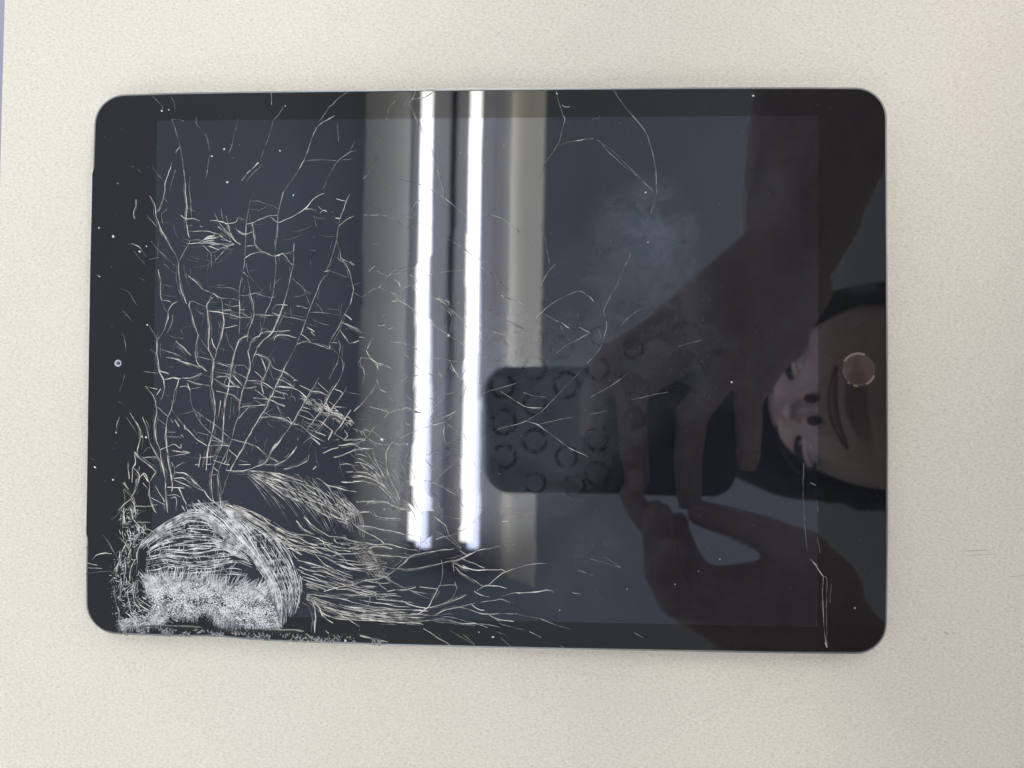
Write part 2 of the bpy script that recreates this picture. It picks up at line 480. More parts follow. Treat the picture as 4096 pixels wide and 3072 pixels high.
# drop any face that fell inside the display
def inside(p, poly):
    s = False
    for i in range(len(poly)):
        a, b = poly[i], poly[i - 1]
        if (a.y > p.y) != (b.y > p.y) and p.x < (b.x - a.x) * (p.y - a.y) / (b.y - a.y) + a.x: s = not s
    return s
kill = [f for f in bm.faces if abs(f.normal.z) > 0.9 and inside(f.calc_center_median(), DQ)]
bmesh.ops.delete(bm, geom=kill, context='FACES_ONLY')
bmesh.ops.recalc_face_normals(bm, faces=bm.faces)
for f in bm.faces:
    if abs(f.normal.z) > 0.9 and f.normal.z < 0: f.normal_flip()
place(bmobj('bezel', bm, M_bezel))
tpyd('display', [(p.x, p.y, GZ) for p in DQ], [(3, 2, 1, 0)], M_disp)

# home button: ring with dark gaps, glass disc
bc = G(3434, 1479)
vs, fs = [], []; annulus(vs, fs, bc, 0.00455, 0.00528, GZ + 0.00003, 48)
btn = tpyd('home_button', vs, fs, M_ring)
vs, fs = [], []; disc(vs, fs, bc, 0.00462, GZ + 0.00006, 48)
x = pyd('button_face', vs, fs, M_button); x.parent = btn; x.matrix_parent_inverse = Matrix()
vs, fs = [], []
for a0, a1 in ((150, 230), (-20, 68), (268, 298), (236, 252)):
    annulus(vs, fs, bc, 0.0047, 0.00534, GZ + 0.00005, 12, math.radians(a0), math.radians(a1))
x = pyd('ring_gap', vs, fs, M_black); x.parent = btn
# front camera
fc = G(472, 1453)
vs, fs = [], []; annulus(vs, fs, fc, 0.0005, 0.00112, GZ + 0.00003, 28)
fcam = tpyd('front_camera', vs, fs, M_camring)
vs, fs = [], []; disc(vs, fs, (fc.x + 0.00018, fc.y), 0.00058, GZ + 0.00006, 24)
x = pyd('camera_lens', vs, fs, M_iris); x.parent = fcam

# ------------------------------------------------------------------ cracks
# fracture lines, tile by tile: tile origin in photo pixels, points in that tile's 2.765x enlargement
# leading letter: B wide and bright, M medium, T thin and bright, D dim
K = 2.765
TILES = {
 'A': (340, 350, K, """D 740,90 850,200 855,240;D 950,100 985,180 995,290;D 960,350 1000,470 1040,590 1052,655 1075,760 1090,910
M 1090,910 1105,1050 1115,1180 1128,1320 1118,1430 1135,1600 1150,1660;T 1052,655 1025,685 1005,718;D 965,360 1040,352 1095,372;D 1232,330 1235,405 1265,440
D 1265,440 1340,540 1370,650 1375,760 1355,910;T 1355,910 1335,1010;D 960,825 935,920;M 950,880 935,920 890,1050 882,1150 865,1230 830,1310 800,1370
D 1000,910 960,1040 935,1150;M 715,1195 770,1300 785,1420 815,1500 850,1600 900,1660;T 860,1300 805,1380;D 905,1340 860,1390;D 880,1230 920,1275
M 1060,1415 1115,1450 1200,1450 1275,1480;T 1128,1330 1220,1370;D 1695,340 1660,480 1620,640 1590,720;D 2080,360 2055,480 1985,680 1940,810
T 2200,210 2140,300 2080,360;B 1920,830 1860,890 1790,955;T 1800,950 1730,1030;D 1960,850 1850,960 1775,1050;M 2060,55 2065,190
M 565,1240 560,1310 540,1380 550,1450;D 1855,1160 1825,1250;T 1825,1250 1800,1400 1780,1520 1775,1660;D 1825,1250 1930,1260 2050,1300 2140,1350
T 2200,1150 2170,1260 2135,1370;M 2135,1370 2130,1480;T 2130,1480 2130,1660;M 1785,1510 1850,1500 1960,1450 2050,1420 2130,1410;T 2050,1430 2130,1490 2212,1470
M 1430,1390 1470,1475;M 1385,1475 1470,1475 1550,1500;T 1560,1420 1590,1530 1610,1630;M 1695,1440 1665,1490 1560,1510;T 1660,1510 1690,1590 1770,1630 1850,1590
M 1850,1500 1870,1660;T 1140,1590 1330,1590;M 1330,1590 1450,1610 1520,1660;D 685,1415 790,1535;D 740,860 800,960 890,1050;D 840,1490 980,1515;D 1160,980 1155,1100 1175,1300 1180,1440
M 1470,1480 1560,1590 1640,1660;T 1150,1530 1190,1520;T 1270,1530 1300,1545;D 500,875 540,885;D 585,905 630,940"""),
 'B': (1100, 350, K, """T 810,45 690,130 640,190 605,210;D 605,210 540,310 490,370;M 660,310 540,380 470,430;M 470,430 410,550;T 410,550 370,680 320,810;M 320,810 270,900;T 270,900 200,1010;D 200,1010 150,1080 90,1160
T 90,1160 60,1290 35,1400;D 875,600 825,720;T 900,700 825,720 700,810 650,880;D 650,880 590,980 540,1100 490,1160;M 545,1170 430,1230 320,1350 190,1430 45,1495;M 330,1345 400,1345 465,1365
M 500,1390 530,1360 575,1375;D 480,1310 530,1360;M 830,1180 790,1260 750,1370 720,1450;T 720,1450 700,1550 685,1660;M 680,1230 780,1255;M 670,1440 720,1450;M 870,1420 790,1460 710,1530
T 980,1410 1190,1415 1300,1445;T 1300,1445 1440,1420 1500,1360 1580,1260 1720,1200;T 1460,1415 1560,1470 1680,1545 1750,1560;D 1750,1560 1850,1630;D 1340,1440 1425,1560;T 1425,1560 1525,1535
T 1475,180 1560,350 1650,560 1740,740 1810,950 1870,1200;D 1490,180 1580,350 1670,560 1760,740 1825,950 1880,1200;T 1560,30 1530,110 1475,175;B 1520,130 1640,110 1740,60;T 1475,170 1520,130;T 1740,60 1800,30
T 1570,1060 1720,1130 1860,1215 1980,1310;T 1980,1310 2060,1380 2115,1435;D 1380,1015 1570,1060;T 1035,965 970,1010;D 1130,760 1090,850 1040,960;D 1380,100 1270,220 1230,350
T 1250,340 1225,350;T 1385,95 1355,110;D 320,810 560,800 680,810;D 860,790 740,800;D 1165,540 1150,600 1120,620;D 690,390 700,600;D 1500,110 1415,200"""),
 'C': (340, 900, K, """M 820,0 880,120 950,250;T 950,250 1010,340 1030,410;M 1030,410 1040,560 1060,700 1080,760 1110,840 1125,870;M 1130,0 1140,80;T 1140,70 1340,65;M 1340,65 1440,90 1520,130
T 1155,170 1150,200 1090,310 1045,395;M 1060,175 1150,205 1260,200 1420,205 1650,210;B 1260,195 1350,140 1440,110;M 1350,150 1480,130;M 1270,200 1390,190 1560,230 1650,215
T 1290,210 1400,305 1500,260 1640,215;B 1370,235 1480,270;M 1300,180 1430,170;M 1480,120 1620,190;T 1500,160 1610,180;M 1320,160 1400,150 1470,140;B 1380,190 1440,190;M 1395,215 1500,215
T 1395,310 1400,400 1403,470;B 1580,240 1500,330;T 1500,330 1440,395;D 1640,270 1480,415;M 1580,0 1600,80 1650,160 1720,215;M 1470,20 1560,90 1650,160
T 1785,0 1775,200 1765,400 1745,520 1710,700 1705,780;M 1705,780 1710,950 1715,1030;T 1715,1030 1705,1200;M 1850,0 1870,130 1885,220 1960,290 2090,345;T 2130,0 2110,200 2100,340;M 2100,340 2115,430
T 2115,430 2105,560 2080,780;M 2080,780 2040,890 2000,970;T 2000,970 1975,1090 1940,1200;M 1690,60 1770,100 1850,75;M 1790,235 1880,225;M 1770,365 1860,315 1960,300;M 2095,345 2180,320
T 1780,420 1810,540 1870,630;M 1750,520 1810,580;T 1800,600 1825,720;M 1825,720 1840,800 1865,890 1860,960;M 810,490 835,620 835,760 850,830;D 850,830 880,920 915,970
M 855,830 950,850;M 1020,845 960,880 920,960;B 920,960 910,1060 870,1170;M 870,1170 805,1265;M 800,1265 710,1110;B 800,1265 795,1400 810,1520 830,1600;M 1140,560 1230,630 1300,710
T 1300,710 1420,760;M 1420,760 1500,810;B 1160,850 1150,900;M 1150,900 1190,1030 1230,1150 1255,1215;B 1255,1215 1225,1350 1225,1480 1260,1550;B 1260,1550 1350,1620;M 1150,850 1200,845
B 1410,800 1350,870 1340,910;B 1340,910 1360,1000 1375,1120 1370,1250 1365,1380;B 1365,1380 1420,1500 1415,1660;T 1500,800 1520,870 1525,960;B 1525,960 1535,1100 1500,1260 1455,1390;M 1455,1390 1425,1500
M 1350,950 1460,960 1520,970 1650,1000 1710,1020 1830,1020;T 1200,845 1300,890 1340,905;T 1500,810 1640,815 1705,840;M 1540,1140 1690,1110;T 1560,1190 1600,1320 1660,1400
T 1700,770 1780,780 1890,750;M 1890,750 1950,780;T 1950,780 2060,800 2110,790;M 1860,900 1870,1000 1820,1140 1800,1230;T 1800,1230 1795,1290;B 1800,1225 1710,1270 1670,1370
B 1670,1370 1640,1480 1610,1600 1600,1660;M 2212,830 2170,960;B 2170,960 2130,1070 2060,1200 1970,1280;B 1970,1280 1900,1370 1870,1450;T 1870,1450 1845,1530;M 2212,1175 2050,1180 1960,1190 1930,1230
B 1930,1230 1850,1270 1800,1400;B 1800,1400 1830,1530 1810,1650;M 2090,1280 2120,1225 2212,1215;M 1870,990 2000,1000 2150,1000;B 1005,1280 1090,1360 1170,1440;T 840,1375 1010,1430 1130,1500
M 900,1465 1060,1490;M 960,1470 1200,1550 1310,1570;T 1250,1455 1350,1480 1420,1500;T 1440,1510 1560,1540 1640,1550;T 1640,1560 1750,1550 1810,1600;M 1890,1430 1990,1460 2050,1500 2070,1570 2180,1620
M 1950,1470 1990,1560 2000,1640;T 2045,1500 2015,1600;M 2212,1560 2170,1660;D 1370,680 1500,690 1620,700 1700,740;D 1250,1215 1300,1290 1400,1430;M 1400,1250 1420,1320 1455,1380
D 720,1370 800,1430;M 830,1610 930,1645;T 650,1620 810,1640;D 480,210 590,230 680,350;M 520,205 590,235 620,260;D 540,290 660,435;D 390,705 490,750 570,885;D 420,950 520,1060
D 410,1200 440,1260 455,1410;D 730,180 870,340 1000,450;D 870,430 1020,550;T 1540,870 1620,900 1710,890;M 1720,940 1770,930;M 1530,940 1620,945;T 1720,960 1800,1010;B 2070,970 2150,1000
T 2150,1000 2212,1010;B 1430,760 1470,810;D 600,580 660,610;D 130,550 180,575;D 1060,1160 1085,1210;D 970,990 960,1090 890,1220;T 710,380 820,360;D 840,300 900,350"""),
 'D': (1100, 900, K, """T 715,0 680,170 620,380 570,500;T 680,170 720,300;M 720,300 740,370 880,440;M 740,370 820,500 850,620 870,720;M 870,720 830,880;M 830,880 760,1000 700,1130 620,1270 600,1320
M 545,515 600,500;D 590,500 640,520 800,580;T 560,560 500,640 440,800 380,940 340,1060;M 500,640 470,720;M 340,1060 290,1200;T 290,1200 230,1340 160,1480 100,1590 70,1660;M 215,200 205,290
T 205,290 205,420 170,580 130,760 90,880;M 90,880 50,1000 0,1110;B 60,325 95,318;M 90,320 190,440;T 110,320 200,290;M 0,885 140,885;B 240,895 280,898;M 280,898 360,920;M 0,990 50,1010
M 100,1015 180,1025;T 180,1025 310,1050;M 0,1180 170,1170;M 0,1240 80,1215 240,1245;M 285,1205 340,1240 400,1300;M 240,1320 320,1290 430,1310;B 430,1310 520,1340 600,1365 600,1300
M 610,1300 690,1305;T 680,1240 720,1320 710,1420 685,1550;T 610,1350 690,1420 750,1520 740,1660;M 720,1150 770,1240 830,1320;M 740,1080 860,1130 950,1190;M 770,990 850,1050;M 830,1310 930,1280
B 350,1130 440,1180;M 400,1180 440,1225;T 390,965 530,970 720,1000;D 460,870 530,960;D 870,740 960,800;T 960,800 1090,710 1150,690 1250,570 1330,500 1480,460;T 1260,560 1400,520 1560,465
T 1130,510 1250,570;M 1320,600 1370,640 1385,690;M 1040,520 1110,450;T 1385,720 1500,665 1600,600 1760,540 1900,515 2100,500;T 1415,700 1420,850;T 1150,690 1340,770;M 1340,770 1350,830 1290,850
M 1350,830 1470,890;T 1470,890 1600,1000 1760,1110 1920,1220 2100,1330;M 1900,1210 1940,1230;T 1505,670 1640,740 1770,810;M 1770,810 1900,890 2050,1030;T 2050,1030 2150,1170 2170,1330
M 1760,810 1920,850 1910,900;T 1830,900 1950,1000 1940,1200;T 1460,530 1580,610;M 1140,1110 1220,1105;M 1260,1150 1330,1130;M 1280,1290 1400,1300 1500,1340;T 1500,1340 1590,1390 1700,1530
T 1390,1380 1500,1490 1640,1650;M 1020,1370 1060,1280 1090,1240;M 1010,1390 1060,1470 1130,1530;M 1130,1530 1220,1550 1300,1600;M 950,1470 1050,1480 1130,1530;B 1130,1550 1145,1610
M 950,1460 940,1530 980,1590 990,1660;M 1750,1460 1930,1500;T 1930,1500 2060,1510;T 1930,1500 2010,1650;D 1770,50 1900,150 2010,210;T 2010,210 2212,350;M 930,1240 1010,1250;T 1090,215 1140,200
D 300,650 390,900;D 200,600 390,770;T 1190,1020 1220,990;T 2010,860 2060,880 2140,1010;T 830,400 870,460"""),
 'E': (340, 1450, K, """B 800,0 825,100 870,190;M 870,190 880,290 860,370;M 860,370 830,420;M 830,95 930,130;M 880,190 970,165;B 970,165 1050,180;M 1050,180 1180,165 1290,120;B 1040,190 1000,300
M 1000,300 975,420 960,510;M 960,510 920,600 900,700;B 900,700 895,800 905,950;B 905,950 920,1080 940,1200 965,1320 960,1430;M 1050,270 1120,265 1165,290;T 1165,290 1165,400 1190,500;T 1190,500 1240,600 1300,690 1390,780
B 1130,230 1165,310;T 1170,295 1290,270;M 1140,200 1250,235 1390,260;B 1415,0 1410,150 1400,270;B 1400,270 1425,350 1440,480 1435,620;B 1435,620 1415,740 1390,850 1365,930;M 1365,930 1350,1050 1340,1190
M 1425,180 1550,250 1700,270;B 1640,0 1610,130 1590,280;B 1590,280 1555,440 1535,620 1525,800;M 1525,800 1510,920 1450,1050 1420,1150;M 1420,1150 1395,1270 1400,1400 1420,1530;B 1830,0 1800,150 1750,290
M 1750,290 1715,420 1710,560;T 1710,560 1660,700 1625,850;T 1625,850 1580,960 1520,1090 1480,1190;M 1480,1190 1470,1300 1490,1450 1500,1570 1520,1660;M 2050,0 1990,150 1950,240 1980,350
M 2212,60 2150,180;B 2150,180 2080,330 2030,430 1980,540;B 1980,540 1900,660 1820,800;B 1820,800 1740,950 1680,1060;B 1680,1060 1610,1190;T 1610,1190 1560,1310 1520,1450;M 1715,420 1600,350 1450,315
M 1720,500 1830,480 1990,470;M 1830,480 1780,530 1700,620;B 1950,610 2050,600 2180,625 2212,650;M 1980,550 2050,590;M 2130,490 2180,600;M 2212,780 2110,920 2030,1050;B 2110,900 2030,1030
B 2030,1050 1970,1120 1850,1170;M 1850,1170 1730,1200 1560,1190;M 2212,1090 2100,1130 1970,1130;M 670,260 740,350 780,420;M 780,420 790,560 775,680 790,840 830,970;M 840,290 790,360;M 690,270 800,295
T 800,490 890,570 920,600;T 800,620 895,690;M 640,600 680,720 710,860;M 710,860 780,1000 830,1080;M 830,970 870,950 920,930;B 920,930 990,905 1050,950;B 1060,950 1065,900
B 830,980 845,1090 870,1200 890,1330;B 890,1330 895,1480 905,1600 915,1660;T 960,520 1040,630 1130,740;M 1130,740 1250,860 1350,920;B 990,630 1040,710;M 950,620 975,665;M 1100,690 1110,740
T 1190,510 1350,630 1430,680 1530,770 1620,850;M 1620,850 1830,900 1930,950;M 1930,950 2030,1040 2150,1110;M 1400,800 1500,870 1590,930;M 1400,860 1490,880;M 1370,920 1600,915
M 960,975 1160,1000;B 1080,975 1160,1000;T 910,770 1000,770;B 1060,800 1090,830;T 910,820 1060,825;M 560,650 590,700 615,800 600,900 575,1000;M 575,1000 610,1060 720,1140 790,1210;B 790,1210 710,1330
B 710,1330 715,1480 740,1580 790,1660;M 640,1050 800,1050 850,1110;M 640,1010 690,950 720,945;M 700,1130 790,1220;M 1270,1010 1275,1060 1255,1160;M 1280,1050 1420,1040;M 960,1100 990,1200 970,1280
B 990,1210 1110,1230 1200,1310 1310,1410;B 1310,1410 1400,1530;M 980,1280 1090,1280 1180,1350 1310,1420;M 990,1300 1180,1380;M 1000,1160 1090,1105;M 1215,1130 1260,1130;B 780,1360 830,1450 880,1540
B 640,1220 700,1320;M 640,1330 690,1400;M 725,1490 830,1550 890,1570;B 1040,1390 1080,1480 1120,1570;M 910,1380 1100,1390;M 910,1470 1000,1460 1060,1490;M 950,1500 1010,1500 1010,1640
M 1590,960 1680,1040 1680,1070;M 1420,1160 1470,1200;T 1400,1245 1470,1240;M 1340,1130 1410,1120;T 1800,1260 1920,1400 2020,1540 2090,1650;T 1830,1260 2000,1400 2212,1620;M 1850,1230 2060,1400 2212,1520
D 440,130 410,260 385,320;D 370,430 450,470;D 380,600 345,780;M 365,640 350,720;M 500,560 560,660 615,780;M 1430,0 1600,50;M 1440,100 1590,130 1650,150 1740,260;M 1640,90 1790,180;B 1880,100 1980,190
M 1790,195 1960,215 2080,290;M 1750,285 1900,270;M 1880,300 2030,410;B 1860,390 2030,410;M 2030,410 2212,480;M 2160,190 2212,210;M 2110,260 2212,280;M 2090,310 2212,340;M 2050,370 2212,400
B 1450,165 1570,155;M 1560,130 1650,250 1720,280;M 2070,430 2140,460 2212,490;M 1500,420 1480,600;D 1620,390 1600,620;T 1240,560 1240,600;T 1270,580 1275,650;M 1580,965 1560,1080 1540,1110
M 420,1330 490,1400;M 545,1010 560,1090 540,1150;M 600,1150 600,1190;M 530,1150 600,1280 520,1480;M 480,1110 490,1290;M 430,1400 520,1500 560,1650;M 570,1290 560,1400 510,1490;M 370,1640 440,1560 520,1500
M 560,1590 740,1590;M 480,1620 650,1640;M 740,1580 800,1575;M 1240,770 1360,800;T 930,1040 1160,1000;M 1420,1080 1500,1110 1600,1130;M 1700,1130 1830,1130;M 1710,1080 1800,1100"""),
 'F': (1100, 1450, K, """M 130,0 50,170 0,260;M 0,70 110,110 240,200;M 0,180 110,210 215,275;B 200,200 250,195;B 0,265 150,270 260,310;M 260,310 350,390;M 0,310 130,350;T 490,160 430,270;M 430,270 350,390 290,500 250,570;M 250,570 190,680 100,800
M 100,800 0,950;M 275,250 400,315;M 400,320 500,330 600,370;M 475,220 540,290 610,350;B 610,350 570,430 500,540 430,640;M 430,640 350,740;T 690,0 600,180;T 770,0 740,130 690,230;M 690,230 620,330 540,470 480,560
T 800,260 720,400;M 720,400 650,480 590,590;M 590,590 510,700 430,800 310,890;B 240,930 160,1040 100,1090;M 100,1090 0,1135;M 660,290 740,340 690,430;M 350,400 480,450;M 320,440 410,470;M 300,490 400,520
M 280,520 380,560 430,620;M 250,580 400,630 520,665 640,760;B 640,760 620,800 590,860;B 0,600 90,620 190,680;M 190,680 260,690 340,745 400,800;M 190,680 150,610 70,630;M 350,740 460,770 560,810
M 370,690 460,760;M 400,800 450,830 550,880;B 400,830 500,910;M 600,430 660,480;M 540,480 640,530;M 660,490 790,500;B 620,550 740,580;M 500,550 600,570 700,590 790,640;M 640,770 760,850;M 680,760 740,680
M 770,750 800,810 760,860;M 840,520 740,680 660,790;M 760,860 990,850;M 990,850 1010,830 1080,740 1130,690;T 1130,180 1100,280 1010,400 940,480;M 940,480 870,540;B 1000,860 860,900 700,920;B 700,940 600,970 530,1000
B 1080,950 900,960 760,1020;B 760,1020 650,1050;T 1080,750 1150,820 1230,850;M 1040,850 1140,900 1270,910;M 1320,880 1270,920 1230,1000;B 1230,1000 1230,1120 1260,1260;B 1260,1260 1320,1380 1380,1520
T 1370,640 1340,850 1320,880;T 1320,880 1460,800 1640,730 1750,690;M 1750,690 1890,660;T 1890,660 2000,540;M 1050,490 1200,530 1250,560 1200,620;M 1250,560 1330,530 1450,500;B 1450,500 1560,540 1660,570
M 1130,190 1160,290 1230,330;T 1230,330 1290,410 1370,480 1450,500;T 1460,370 1530,440 1620,550;T 1460,155 1310,300;T 1380,100 1470,160;D 1470,160 1680,130 1750,150;T 1400,670 1500,700;T 1380,640 1500,690
M 1870,690 1870,800 1890,910;T 1890,660 1980,740 2060,800;M 1840,610 1920,580 2000,540;M 1900,350 1990,330;T 1990,350 2060,400 2130,230;T 2120,40 2050,200;T 2090,790 2140,950 2212,1140;T 2130,960 2020,1080 1830,1250 1770,1330
T 1640,1050 1830,1260;D 1870,930 1640,1050;D 2030,830 1890,910;T 1640,1300 1780,1340;M 1780,1340 1990,1460;T 1990,1460 2090,1600;T 1780,1370 1820,1600;T 1750,500 1840,410;M 1080,950 1120,1100 1180,1220 1250,1360
T 1000,980 1090,1100 1150,1200;T 830,1000 930,1100 1000,1170;M 880,900 960,960;T 1150,900 1250,1000 1350,1080 1430,1180 1470,1330;T 1250,960 1380,1010 1450,1080 1530,1220 1550,1330
B 790,1210 870,1210;M 900,1205 1010,1220 1120,1290 1210,1380 1260,1440;M 720,1130 830,1130 900,1200;B 860,1320 980,1310;M 980,1310 1130,1360 1230,1440 1330,1560;B 730,1320 870,1330;T 1280,1180 1380,1230 1470,1330 1500,1450 1560,1560 1600,1660
T 1370,1280 1460,1380 1510,1540 1570,1660;B 1020,1550 1100,1530 1240,1550;M 1240,1550 1330,1590 1500,1640;B 560,1350 700,1390 820,1420;M 820,1420 900,1430;M 380,1020 350,1090 230,1150 100,1180;B 420,1180 460,1150;M 250,860 260,830
D 1740,1440 1800,1500;M 1330,900 1480,905;M 1940,0 2050,200;M 1110,20 1280,60;B 1130,30 1140,90;T 980,20 990,130 960,250;M 1810,110 1850,160;T 1650,370 1760,410;T 1450,1050 1500,980"""),
 'H': (1100, 2000, K, """B 830,210 940,140 1050,130;M 1050,130 1120,180 1240,200 1380,210 1470,265;M 1080,110 1130,180;B 1190,30 1020,15 900,20;M 1240,20 1340,90 1480,110;T 1350,0 1500,100 1560,220 1610,340;T 1520,20 1640,160
B 830,220 920,310 1050,380;B 1050,380 1160,440 1210,490;M 900,290 1030,290 1140,320;M 1140,320 1280,340 1430,380;T 1430,380 1600,400;M 1610,400 1610,500 1590,580;B 0,300 100,350 230,385 370,390
M 370,390 470,420 520,460 640,480;B 235,230 330,330 440,380;B 320,190 400,270 500,340 600,400;M 600,400 760,420 830,450 980,470;M 980,470 1100,490 1280,490;M 1280,490 1450,540 1580,560
M 0,430 150,430 350,470;B 350,470 450,500 560,560;M 560,560 690,580 770,650 810,710;B 130,530 300,560 420,600;M 420,600 600,650 740,740;M 740,740 870,770 1050,800;M 440,600 560,720 640,760 730,830 870,920
M 250,670 400,700 560,760;B 270,740 380,780 560,800 700,870;B 290,800 450,860 620,950 700,990;M 320,880 430,940 560,990;B 350,960 480,1000;B 540,1010 700,965 850,940;B 850,940 1000,890 1100,880
M 1100,880 1220,850 1360,750;M 1360,750 1420,700 1500,630 1620,590 1800,560 1980,540;M 800,710 1000,715 1180,730;M 1180,730 1360,765 1500,770 1650,740 1880,690;B 1880,690 2050,650 2212,575
B 1040,530 1140,510 1300,540;M 1100,610 1280,620 1490,640;T 1210,850 1430,970 1700,1090;M 1110,890 1240,1000;T 1220,870 1450,980 1640,1030 1780,1040;B 1240,1010 1330,995;B 1330,995 1450,990 1560,960
M 1600,960 1790,980;T 1840,660 1855,780 1840,900 1800,980;M 1800,980 1750,1080 1700,1180;B 1700,1180 1620,1240 1560,1270;T 1810,945 2000,945 1990,1030;M 1990,1030 1930,1110 1850,1150 1700,1190;T 1990,900 2000,945
M 890,1020 1080,1015 1150,1060 1250,1100;M 1050,1060 1050,1110 1030,1160;M 350,1040 500,1060 720,1090 900,1140;M 900,1140 1100,1180 1380,1210 1620,1215;M 360,1050 560,1120 760,1190;M 760,1190 980,1220 1140,1250 1330,1330
M 350,1060 500,1150 640,1220 760,1290;M 760,1290 860,1350 940,1400;B 350,1080 480,1180 540,1290 640,1360;M 350,1090 430,1160 450,1330 440,1450;M 350,1100 480,1160 520,1290;M 560,1050 720,1060 850,1060 1090,1050 1130,1100
B 1130,1100 1280,1110 1480,1130;M 860,1190 1000,1250;B 860,1260 1030,1320 1120,1330;M 1120,1330 1250,1340 1380,1360;B 1260,1340 1530,1360 1640,1375;T 1290,1240 1440,1310 1650,1330;M 1650,1330 1860,1330 2050,1360 2212,1390
M 1400,1110 1500,1160 1690,1200;B 1960,680 2060,740 2212,770;M 1990,740 2080,830 2212,920;M 1970,700 1980,790;M 1700,1190 1980,1110 2120,1050;M 1760,1280 1900,1210 2060,1190;M 2060,1190 2212,1230;T 1930,1210 2212,1140
T 2060,540 1900,420 1780,340;M 1760,180 1880,280 1930,390;T 1930,390 2060,530;T 1830,170 2040,210;M 1780,430 1950,390;T 1950,390 2100,320 2212,230;B 340,1470 450,1550 570,1565;M 560,1440 600,1480
B 440,1330 440,1470;B 940,1500 1100,1540 1250,1570;D 1930,1440 2212,1600;M 1640,1420 1820,1530 1950,1610;B 1070,1210 1150,1225;M 560,480 640,540 760,560;M 700,600 640,620;M 520,440 560,520;B 1260,490 1300,495;M 1430,590 1480,600
M 1680,110 1760,120;T 1650,440 1700,510;T 1660,450 1600,480;M 650,430 690,470 840,480;B 730,490 830,500;B 760,560 840,570;M 1100,820 1230,860;M 2050,560 2110,600"""),
 'R1': (1850, 350, K, """D 1040,30 1050,100 1110,310;T 1110,310 1130,350 1110,440 1090,520;T 1090,520 1070,600 1010,700;D 1010,700 940,800 880,920 850,1020;D 870,1480 895,1630;D 1070,640 1200,600 1330,575 1440,565;M 1265,590 1330,578
T 1480,580 1530,600;D 1530,600 1600,700 1700,790;T 1600,700 1700,790 1800,880;D 1800,880 2000,1040 2110,1150;T 1990,1035 2110,1150;D 1540,620 1700,740 1900,940 2000,1040;D 1665,20 1750,150 1850,275;T 1850,275 1990,440 2045,530
T 2045,530 2100,720 2140,920;T 2140,920 2145,1110 2150,1170;D 2150,1170 2110,1320 2040,1480;D 220,1410 320,1410;T 320,1410 430,1450 530,1520;D 530,1520 620,1590;M 1100,195 1140,215 1185,212;D 1430,380 1450,350 1500,345 1520,310
D 630,1560 610,1610"""),
 'R2': (1850, 900, K, """D 870,0 930,240 960,480;T 1030,430 960,500;T 960,500 890,620 840,740;T 0,250 130,340 270,440;T 210,470 310,520;D 310,520 430,640 500,720;D 430,780 590,840;T 590,840 690,890;M 430,780 460,800
M 820,1020 900,940;T 900,940 990,870 1150,780 1290,730 1360,760;B 1370,770 1410,800 1450,850;T 890,980 1060,1070;M 1010,1045 1060,1070;M 1100,1080 1180,1140;T 1080,1110 1130,1210 1200,1300;T 1200,1300 1300,1255 1410,1190
M 1410,1190 1290,1130;D 1200,1300 1060,1400 880,1560;D 1870,300 1800,450;M 1815,420 1795,460;D 1790,460 1720,640 1640,780;T 1640,780 1570,930 1575,1010;T 1590,1060 1590,1150 1550,1290;T 1550,1290 1500,1400 1370,1540
D 1990,920 1850,1010 1740,1120;D 1500,1140 1540,1260;T 330,1180 480,1220;D 500,1060 700,1160;D 220,920 400,970;T 300,370 270,430"""),
 'R0': (1900, 1300, 2.011, """D 60,550 190,510;T 190,510 330,470;T 200,530 340,620;M 340,620 420,660 540,665;D 860,360 740,480 640,590;T 640,590 540,690 420,770;M 420,770 290,810;D 290,810 190,840 70,920;M 430,780 500,800 640,900
T 640,900 770,1000;M 750,985 800,1010;T 800,1010 910,1060;T 510,800 640,770 700,755;D 700,755 800,740;D 920,720 1100,680;D 930,580 1090,490 1230,390;M 390,540 470,570;T 470,570 570,580;D 1260,600 1550,540;D 1640,170 1830,120"""),
 'R3': (1850, 2000, K, """B 30,620 90,590;M 90,590 200,550 320,530;T 320,530 440,500 580,490;B 0,650 100,690 240,750;B 0,720 120,770 270,770;M 270,770 420,770 470,790;B 0,820 130,890 220,950;M 160,1000 240,950 370,950 490,975;M 290,940 430,820 580,760
T 580,760 730,715 930,700;M 130,1005 200,1050 300,1075;T 440,1060 580,1025;M 580,1025 830,1015 960,985;M 700,1020 960,1000 1010,1025;M 1210,1020 1310,1045;T 200,1130 330,1110;M 330,1110 430,1100 530,1130
M 0,1190 90,1220 240,1260 400,1255;T 400,1255 610,1260;M 290,1270 400,1320 570,1345;D 620,1265 860,1310;T 860,1310 1000,1370;D 1000,1370 1200,1430;D 1280,770 1440,835;D 1570,630 1760,750;M 740,1455 870,1520;T 1900,1465 2000,1525
T 1080,1610 1140,1640;M 0,1370 150,1370 280,1410;D 0,1480 130,1590;B 590,1025 640,1030;D 380,1330 450,1380 700,1440;T 400,265 430,265;M 440,240 515,235;T 480,75 540,60;D 420,1520 530,1620;M 100,1160 160,1200 240,1220"""),
 'S': (2300, 1800, 1.7015, """D 1555,90 1553,180 1552,330;D 1552,330 1560,470 1572,600;D 1572,600 1580,700;T 1600,740 1650,790;M 1620,760 1690,860;T 1690,860 1685,1000 1695,1200 1710,1340;D 1690,860 1715,890 1710,1100 1715,1340;D 1745,910 1735,1040
D 1645,350 1655,420;D 100,740 310,800;D 20,820 120,850;M 1700,1310 1715,1345;D 1650,590 1670,700;D 1600,220 1640,240"""),
